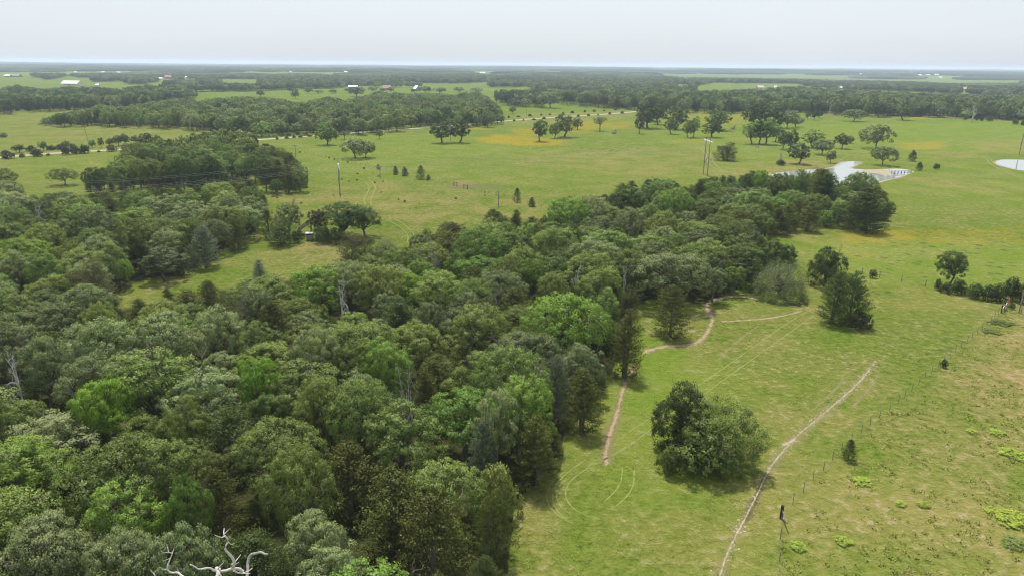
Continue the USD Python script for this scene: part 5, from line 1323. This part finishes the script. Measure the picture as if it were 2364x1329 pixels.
def building(name, label, u, v, wpx, hwall, hroof, depth, roof, wall, yaw=0.0, windows=2, door=True, extra=None, ridge="x", cat=None):
    p = at(u, v)
    _, _, z = project(p + [0, 0, 2])
    w = wpx * z / FOC
    t = thing(name, label, cat or name.replace("_", " "), p, yaw)
    d = depth if depth > 0 else w * -depth
    obj("wall", box(-w / 2, 0, -0.6, w / 2, d, hwall), wall, t)
    ov = 0.5
    if ridge == "x":
        sec = [(-ov, hwall - 0.12), (d / 2, hwall + hroof), (d + ov, hwall - 0.12), (d + ov, hwall + 0.06), (d / 2, hwall + hroof + 0.2), (-ov, hwall + 0.06)]
        x0, x1 = -w / 2 - ov, w / 2 + ov
        v_ = np.array([[x, y, zz_] for x in (x0, x1) for y, zz_ in sec])
        gab = np.array([[x, y, zz_] for x in (-w / 2 + 0.01, w / 2 - 0.01) for y, zz_ in ((0.02, hwall - 0.02), (d - 0.02, hwall - 0.02), (d / 2, hwall + hroof - 0.05))])
    else:
        sec = [(-w / 2 - ov, hwall - 0.12), (0, hwall + hroof), (w / 2 + ov, hwall - 0.12), (w / 2 + ov, hwall + 0.06), (0, hwall + hroof + 0.2), (-w / 2 - ov, hwall + 0.06)]
        v_ = np.array([[x, y, zz_] for y in (-ov, d + ov) for x, zz_ in sec])
        gab = np.array([[x, y, zz_] for y in (0.01, d - 0.01) for x, zz_ in ((-w / 2 + 0.02, hwall - 0.02), (w / 2 - 0.02, hwall - 0.02), (0, hwall + hroof - 0.05))])
    f_ = []
    for k in range(6):
        k2 = (k + 1) % 6
        f_ += [[k, k2, 6 + k2], [k, 6 + k2, 6 + k]]
    for o_ in (0, 6):
        f_ += [[o_ + 0, o_ + 1, o_ + 4], [o_ + 0, o_ + 4, o_ + 5], [o_ + 1, o_ + 2, o_ + 3], [o_ + 1, o_ + 3, o_ + 4]]
    obj("roof", (v_, np.array(f_)), roof, t)
    obj("gable", (gab, np.array([[0, 1, 2], [3, 5, 4], [0, 2, 5], [0, 5, 3], [1, 4, 5], [1, 5, 2], [0, 3, 4], [0, 4, 1]])), wall, t)
    if door:
        obj("door", box(-w * 0.09, -0.06, 0.0, w * 0.09, -0.004, min(hwall * 0.78, 3.2)), M_WOODW, t)
    for k in range(windows):
        x = w * ((k + 0.5) / windows - 0.5) * 0.9
        if abs(x) < w * 0.14:
            x = w * 0.24
        obj("window", box(x - w * 0.035, -0.05, hwall * 0.4, x + w * 0.035, -0.003, hwall * 0.75), M_WINDOW, t)
    return t


building("barn", "large low barn with a bright white roof in the left pasture", 160, 198.5, 36, 4.2, 4.6, 22, M_WHITEM, M_TANWALL, 0.05)
building("outbuilding", "small white shed right of the white-roofed barn", 223, 200.5, 8, 2.6, 2.2, 7, M_WHITEM, M_TANWALL, -0.2)
building("farmhouse", "wide grey-roofed farmhouse at the far left", 33, 178.5, 20, 3.2, 4.4, 16, M_GREYROOF, M_BRICKW, 0.0, 3)
building("outbuilding", "white-roofed shed beside the grey-roofed farmhouse", 15, 178.5, 13, 3.0, 3.0, 14, M_WHITEM, M_BRICKW, 0.0, 1)
for u, v, w, l, rf, wl in [(174, 169, 5, "tiny white building left above the barn", M_WHITEM, M_WHITEM), (238, 169.5, 7, "white house with pale outbuildings among the far left trees", M_WHITEM, M_WHITEM), (228, 170, 6, "pale tan building beside the far left white house", M_TANWALL, M_TANWALL),
                           (273, 170.5, 9, "white-roofed house, left one of two in the far left woods", M_WHITEM, M_TANWALL), (295, 169, 9, "white-roofed house, right one of two in the far left woods", M_WHITEM, M_TANWALL),
                           (369, 185, 10, "white-roofed shed left of the dark red barn", M_WHITEM, M_TANWALL), (438, 182, 22, "wide white-roofed house right of the dark red barn", M_WHITEM, M_BRICKW),
                           (905, 169, 10, "long white building in the distant central woods", M_WHITEM, M_WHITEM), (671, 168.5, 4, "tiny white roof left in the distant woods", M_WHITEM, M_TANWALL), (778, 175.5, 5, "small white roof in the woods above the bright strip", M_WHITEM, M_TANWALL), (798, 168.5, 7, "pale roof in the distant woods left of centre", M_WHITEM, M_TANWALL),
                           (1080, 168, 6, "leftmost white building of the distant settlement", M_WHITEM, M_WHITEM), (1113, 170, 11, "longest white building of the distant settlement", M_WHITEM, M_WHITEM), (1140, 170.5, 8, "tan building in the distant settlement", M_TANWALL, M_TANWALL), (1150, 170.5, 6, "pale building right in the distant settlement", M_WHITEM, M_TANWALL),
                           (1174, 172, 7, "rightmost pale building of the distant settlement", M_WHITEM, M_TANWALL), (1365, 169, 6, "small white building far off right of centre", M_WHITEM, M_WHITEM), (1342, 180, 9, "pale roof in the woods right of centre", M_WHITEM, M_TANWALL),
                           (1790, 205.5, 6, "white-roofed shed in the wood behind the far grove", M_WHITEM, M_WHITEM), (1940, 207.5, 9, "white roof in the wood above the roofed shed", M_WHITEM, M_TANWALL), (1880, 163, 5, "tiny white building near the right horizon", M_WHITEM, M_WHITEM), (1976, 172.5, 7, "white building on the far right fields, left pair member", M_WHITEM, M_WHITEM),
                           (1987, 172, 4, "white building on the far right fields, right pair member", M_WHITEM, M_WHITEM), (2121, 175, 13, "cluster's widest white house on the far right fields", M_WHITEM, M_WHITEM), (2143, 175.5, 10, "low long shed right of the widest white house", M_WHITEM, M_BRICKW), (2163, 174, 8, "white shed farther right on the far right fields", M_WHITEM, M_WHITEM),
                           (2172, 181, 7, "lone white shed nearest on the far right fields", M_WHITEM, M_WHITEM), (2313, 173, 5, "tiny white house at the far right", M_WHITEM, M_WHITEM)]:
    building("farm_building", l, u, v, w, 3.6, 3.0, -0.55, rf, wl, prng2.uniform(-0.3, 0.3), 1 if w < 8 else 2, w > 6, cat="farm building")
building("barn", "dark red barn half hidden in the far left woods", 388, 183, 14, 5.0, 6.0, 14, M_REDROOF, M_REDROOF, 0.25, 1)
building("barn", "two-tier white-roofed barn at the end of the bright strip", 815, 209, 20, 5.6, 2.6, 10, M_WHITEM, M_WOODW, 0.1, 1)
building("farmhouse", "red-roofed house among trees behind the middle belt", 893, 209, 16, 3.6, 5.0, 12, M_REDROOF, M_TANWALL, 0.15, 2)
building("cabin", "steep dark-gabled cabin with a pale roof side", 966, 211, 13, 3.4, 6.0, 13, M_WHITEM, M_WOODW, 0.5, 1, ridge="y")
building("farm_building", "low grey sheds by the oak beyond the road", 1155, 222.5, 20, 2.4, 1.5, 7, M_GREYROOF, M_WOODW, 0.0, 2, cat="farm building")
building("farm_building", "pale little shed in the field left of the low grey sheds", 1080, 219, 4, 2.2, 1.2, 3, M_WHITEM, M_WHITEM, 0.0, 1, False, cat="farm building")
building("house", "brown-roofed house hidden in the wood behind the grove", 1757, 206, 14, 3.2, 3.6, 11, M_PINK, M_TANWALL, 0.1, 1)
building("house", "pale pink roof in the wood far right", 2228, 209, 13, 3.2, 2.4, 10, M_PINK, M_TANWALL, 0.0, 1)
building("shed", "weathered shed with a faded pink roof by the far oaks", 1947, 261, 22, 3.0, 2.6, 8, M_PINK, M_WOODW, -0.35, 1)

# little hut in the clearing's clump
p = at(715, 556)
t = thing("hut", "small dark box hut with a pale flat roof in the clearing clump", "hut", p, 0.06)
obj("wall", box(-0.85, 0, 0.35, 0.85, 1.3, 2.0), M_WOODW, t)
obj("roof", box(-1.0, -0.2, 2.004, 1.0, 1.5, 2.09), M_WHITEM, t)
obj("window", box(-0.7, -0.03, 1.55, 0.7, -0.004, 1.85), M_WINDOW, t)
for sx in (-0.8, 0.7):
    for sy in (0.05, 1.15):
        obj("leg", box(sx, sy, -0.2, sx + 0.1, sy + 0.1, 0.352), M_BLACK, t)
p = at(718, 541)
t = thing("lean_to", "broken dark timber roof frame leaning behind the little hut", "lean-to", p, 0.4)
obj("rafter", beam([-3.2, 0, 1.2], [0.3, 0.2, 3.6], 0.22), M_WOODW, t); obj("rafter", beam([-3.0, 2.2, 1.2], [0.3, 2.2, 3.5], 0.22), M_WOODW, t)
obj("roof_sheet", (np.array([[-3.3, -0.2, 1.25], [-0.2, -0.1, 3.45], [-0.2, 2.4, 3.42], [-3.2, 2.5, 1.3], [-3.3, -0.2, 1.3], [-0.2, -0.1, 3.5], [-0.2, 2.4, 3.47], [-3.2, 2.5, 1.35]]) + [0, 0, 0.2], np.array([[0, 2, 1], [0, 3, 2], [4, 5, 6], [4, 6, 7], [0, 1, 5], [0, 5, 4], [1, 2, 6], [1, 6, 5], [2, 3, 7], [2, 7, 6], [3, 0, 4], [3, 4, 7]])), M_BLACK, t)
for q in ([0.3, 0.2], [0.3, 2.2], [-3.0, 2.2]):
    obj("post", tube([[q[0], q[1], -0.3], [q[0], q[1], 3.5 if q[0] > 0 else 1.3]], 0.1, 7), M_BLACK, t)
t = thing("feed_trough", "small reddish trough in the shade before the three oaks", "trough", at(1748, 341), 0.2)
obj("basin", box(-1.2, -0.35, 0.35, 1.2, 0.35, 0.75), M_RUST, t)
obj("leg", box(-1.0, -0.3, -0.1, -0.85, 0.3, 0.352), M_BLACK, t); obj("leg", box(0.85, -0.3, -0.1, 1.0, 0.3, 0.352), M_BLACK, t)

# ------------------------------------------------------------------ the bleached dead tree at the bottom edge: its limbs follow the photograph's, built in depth
t = thing("dead_tree", "huge bleached dead tree with crooked white branches at the bottom edge", "dead tree")
base = at(520, 1560)[:2]
rngd = np.random.default_rng(17)


def px3(u, v, dist):
    r = ray(u, v); r = r / np.linalg.norm(r)
    return CAM + r * dist


D0 = 50.5
limbs = [([(520, 1480, 0), (512, 1420, -0.6), (500, 1370, -0.8), (500, 1338, -1.0), (505, 1316, -0.9), (500, 1312, -0.6)], 0.30, 0.2),
         ([(560, 1318, 0.2), (536, 1312, -0.2), (500, 1318, -0.8), (480, 1310, -1.2), (460, 1313, -1.4), (448, 1306, -1.6), (440, 1302, -1.7)], 0.16, 0.06),
         ([(536, 1312, -0.2), (540, 1300, -0.4), (531, 1280, -0.8), (520, 1262, -1.1), (527, 1245, -1.3), (520, 1236, -1.4), (516, 1230, -1.3), (518, 1219, -1.2)], 0.15, 0.05),
         ([(520, 1236, -1.4), (511, 1240, -1.6), (503, 1238, -1.8), (496, 1233, -1.9)], 0.07, 0.025), ([(518, 1232, -1.4), (521, 1222, -1.5), (530, 1219, -1.5)], 0.05, 0.02), ([(527, 1250, -1.2), (533, 1255, -1.0), (542, 1254, -0.8)], 0.06, 0.02),
         ([(534, 1302, -0.4), (546, 1292, -0.1), (556, 1279, 0.2)], 0.07, 0.025), ([(536, 1308, -0.3), (545, 1304, -0.4), (552, 1296, -0.5)], 0.06, 0.025), ([(500, 1318, -0.8), (508, 1306, -1.1), (516, 1296, -1.3)], 0.08, 0.03),
         ([(540, 1316, 0.1), (560, 1322, 0.5), (575, 1316, 0.8), (583, 1310, 1.0)], 0.09, 0.03), ([(560, 1322, 0.5), (570, 1324, 0.4), (578, 1322, 0.3)], 0.06, 0.025), ([(505, 1316, -0.9), (507, 1326, -1.2), (513, 1330, -1.4)], 0.06, 0.025),
         ([(520, 1400, 0), (480, 1352, 0.6), (440, 1336, 1.0), (420, 1328, 1.2), (408, 1320, 1.3), (396, 1322, 1.4), (388, 1316, 1.4), (387, 1304, 1.4), (392, 1290, 1.4), (398, 1278, 1.3), (398, 1272, 1.3)], 0.20, 0.05),
         ([(398, 1277, 1.3), (390, 1274, 1.2), (380, 1276, 1.1), (370, 1270, 1.0)], 0.05, 0.02), ([(390, 1274, 1.2), (387, 1262, 1.2), (385, 1256, 1.2)], 0.04, 0.02), ([(392, 1288, 1.4), (384, 1286, 1.5), (377, 1294, 1.6)], 0.04, 0.02), ([(388, 1312, 1.4), (382, 1314, 1.4), (376, 1315, 1.4)], 0.05, 0.02),
         ([(412, 1322, 1.3), (411, 1313, 1.2), (410, 1309, 1.2)], 0.05, 0.02), ([(398, 1277, 1.3), (402, 1262, 1.4)], 0.03, 0.015), ([(366, 1340, 1.4), (355, 1324, 1.5), (347, 1316, 1.6)], 0.05, 0.02), ([(355, 1324, 1.5), (360, 1314, 1.5)], 0.03, 0.015),
         ([(572, 1300, 2.5), (574, 1288, 2.5), (580, 1279, 2.4), (592, 1276, 2.2), (600, 1274, 2.0), (608, 1276, 1.8), (618, 1278, 1.6)], 0.15, 0.10), ([(560, 1400, 1.5), (570, 1340, 2.2), (572, 1300, 2.5)], 0.18, 0.14)]
for k, (pts_, ra, rb) in enumerate(limbs):
    q = np.array([px3(u, v, D0 + dz) for u, v, dz in pts_])
    q = smooth_line(q, 0.18) if len(q) > 2 else q
    q = q + rngd.normal(size=q.shape) * 0.012
    if k == 0:
        q = np.vstack([[q[0][0] * 0.98, q[0][1], -0.3], [q[0][0], q[0][1], q[0][2] * 0.5], q])
    obj("trunk" if k == 0 else "branch", tube(q, np.linspace(ra, rb, len(q)) * 0.66, 8), M_DEAD if k < 21 else M_DEADG, t, smooth=60)

# ------------------------------------------------------------------ weeds, tufts, stones
for k, (u, v, w, h, l) in enumerate([(1988, 1112, 44, 34, "lime weed clump below the small cedar on the rough pasture"), (1948, 1250, 40, 34, "lime weed clump low on the rough pasture"), (1842, 1262, 40, 26, "yellowish weed clump beside the fence's foot"), (2244, 998, 26, 12, "small lime weed patch, left of a pair on the rough pasture"),
                                     (2302, 1000, 34, 18, "small lime weed patch, right of a pair on the rough pasture"), (2340, 1050, 60, 24, "bright lime weed patch at the right edge"), (2330, 1200, 90, 50, "broad lime weed patch low at the right edge"), (2340, 1255, 60, 30, "pale lime weeds below the broad right-edge patch"),
                                     (2130, 1166, 30, 16, "thin lime weeds in the middle of the rough pasture"), (2310, 745, 50, 16, "green weeds inside the fence corner"), (2290, 766, 40, 16, "green weeds along the long fence near its corner"), (2080, 1165, 26, 14, "faint green weeds on the rough pasture")]):
    p = at(u, v)
    _, _, z = project(p)
    r = w * z / FOC / 2
    plant_ = thing("weed_clump", l, "weeds", (p[0], p[1], 0), k * 1.3, "weed clumps of the rough pasture", (r / 2.0, r / 2.0, max(0.18, h * z / FOC * 0.22 / 2.6)))
    plant_.GetPrim().GetReferences().AddInternalReference("/World/kinds/" + LETTERS["shrub"][k % 3])
    plant_.GetPrim().SetInstanceable(True)
    UsdShade.MaterialBindingAPI.Apply(plant_.GetPrim()).Bind(TONES["weedy lime" if k not in (7, 9, 10) else "yellow-green"])

M_TUFT = mat("grass_tufts", {"a": ("attribute", {"attribute": "tint"}), "s": ("separate_color", {}), "o": ("object_info", {}), "g": ("geometry", {}), "n": n_tex(0.10, 4),  "nr": rng_(0.4, 0.6),
                             "c": ("mix", {"color1": (0.200, 0.290, 0.040), "color2": (0.370, 0.460, 0.085)}), "c2": ("mix", {"color2": (0.54, 0.44, 0.20)}), "f": ("math", {"math_type": "multiply"}), "p": ("math", {"math_type": "power", "value2": 0.8}),
                             "d": ("diffuse_bsdf", {}), "t": ("translucent_bsdf", {}), "m": ("mix_closure", {"fac": 0.5})},
             [("a.color", "s.color"), ("s.g", "c.fac"), ("g.position", "n.vector"), ("n.fac", "nr.value"), ("o.random", "p.value1"), ("p.value", "f.value1"), ("nr.result", "f.value2"), ("f.value", "c2.fac"), ("c.color", "c2.color1"), ("c2.color", "d.color"), ("c2.color", "t.color"), ("d.BSDF", "m.closure1"), ("t.BSDF", "m.closure2")], "m.closure")


def tuft(seed, n, r, h):
    g = np.random.default_rng(seed)
    a, rr = g.uniform(0, 6.28, n), r * np.sqrt(g.uniform(0, 1, n))
    b = np.stack([np.cos(a) * rr, np.sin(a) * rr, np.zeros(n)], 1)
    lean = np.stack([np.cos(a), np.sin(a), np.zeros(n)], 1) * g.uniform(0.3, 1.0, (n, 1)) * h + g.normal(size=(n, 3)) * [0.1 * h, 0.1 * h, 0]
    tip = b + lean + np.stack([np.zeros(n), np.zeros(n), h * g.uniform(0.55, 1.1, n)], 1)
    sd = g.normal(size=(n, 3)) * [1, 1, 0]; sd /= np.linalg.norm(sd, axis=1, keepdims=True)
    w = 0.14 * h + 0.02
    v = np.stack([b - sd * w, b + sd * w, tip], 1).reshape(-1, 3)
    t_ = np.repeat(g.uniform(0, 1, n), 3)
    return v, np.arange(3 * n).reshape(-1, 3), np.stack([t_, t_, t_], 1), np.zeros((3 * n, 3)) + [0, 0, 1]


rng = np.random.default_rng(321)
items = []
n = 150000
X, Y = rng.uniform(-5, 130, n), rng.uniform(40, 210, n)
u, v, z = project(np.stack([X, Y, X * 0], 1))
inr = shapely.contains_xy(ROUGH, X, Y)
MEADOW = G([(1190, 1420), (1196, 1150), (1300, 1075), (1390, 930), (1480, 800), (1490, 730), (1640, 705), (1860, 690), (2010, 640), (2240, 692), (2316, 712), (2130, 872), (1803, 1190), (1798, 1420)])
inm = shapely.contains_xy(MEADOW, X, Y)
vis = (u > -10) & (u < PW + 60) & (v < PH + 60)
dens = meshkit.fbm(np.stack([X / 3.0, Y / 3.0, X * 0], 1), 3, 8)
pick_r = inr & vis & (rng.uniform(0, 1, n) < sstep(0.30, 0.80, dens) * 0.45)
pick_m = inm & vis & (rng.uniform(0, 1, n) < sstep(0.35, 0.7, dens) * 0.5) & (np.hypot(X, Y) < 140)
for k in np.nonzero(pick_r)[0]:
    s = rng.uniform(0.4, 0.95)
    items.append((int(rng.integers(3)), X[k], Y[k], 0, rng.uniform(0, 6.28), (s, s, s * rng.uniform(0.7, 1.2))))
print("rough tufts", len(items))
mass("rough_grass", "long tussocky grass of the rough pasture", [(tuft(1, 18, 0.34, 0.22), M_TUFT), (tuft(2, 18, 0.28, 0.27), M_TUFT), (tuft(3, 16, 0.40, 0.17), M_TUFT)], items)
items = []
for k in np.nonzero(pick_m)[0]:
    s = rng.uniform(0.4, 0.9)
    items.append((int(rng.integers(2)), X[k], Y[k], 0, rng.uniform(0, 6.28), (s, s, s)))
print("meadow tufts", len(items))
mass("meadow_grass", "short grazed grass tufts of the near meadow", [(tuft(4, 14, 0.26, 0.11), M_TUFT), (tuft(5, 12, 0.20, 0.15), M_TUFT)], items)
st = trimesh.creation.icosphere(1, 0.16); sv = np.array(st.vertices) * (1 + 0.5 * (meshkit.noise(np.array(st.vertices) * 9, 3)[:, None] - 0.5)) * [1, 0.8, 0.6]
stones = []
trail = smooth_line(np.array([at(u_, v_)[:2] for u_, v_ in [(1662, 1329), (1715, 1205), (1775, 1085), (1822, 1025), (1880, 972), (1975, 890), (2022, 830)]]), 0.5)
for k in range(420):
    c = trail[rng.integers(len(trail))] + rng.normal(size=2) * (0.4 if k < 360 else 4.0)
    s = rng.uniform(0.2, 0.5)
    stones.append((0, c[0], c[1], 0.0, rng.uniform(0, 6.28), (s, s, s)))
mass("stones", "pale limestone bits strewn along the cattle trail", [((sv, np.array(st.faces), np.zeros((len(sv), 3))), M_ROCK)], stones)

# ------------------------------------------------------------------ the air
HAZE = 0.000105
haze_mat = usdkit.material(stage, "/World/Looks/haze_air", {"v": ("principled_volume", {"color": (0.72, 0.84, 1.0), "density": HAZE, "anisotropy": 0.2})}, [], volume="v.volume")
hz = obj("haze", box(-17000, -17000, float(gz.min()) - 1.0, 17000, 17000, max(64.0, float(gz.max()) + 22)), haze_mat)
tag(hz, "thin blue haze over the far plain", kind="stuff")
print("triangles", sum(len(UsdGeom.Mesh(p).GetFaceVertexCountsAttr().Get()) for p in stage.TraverseAll() if p.IsA(UsdGeom.Mesh)))
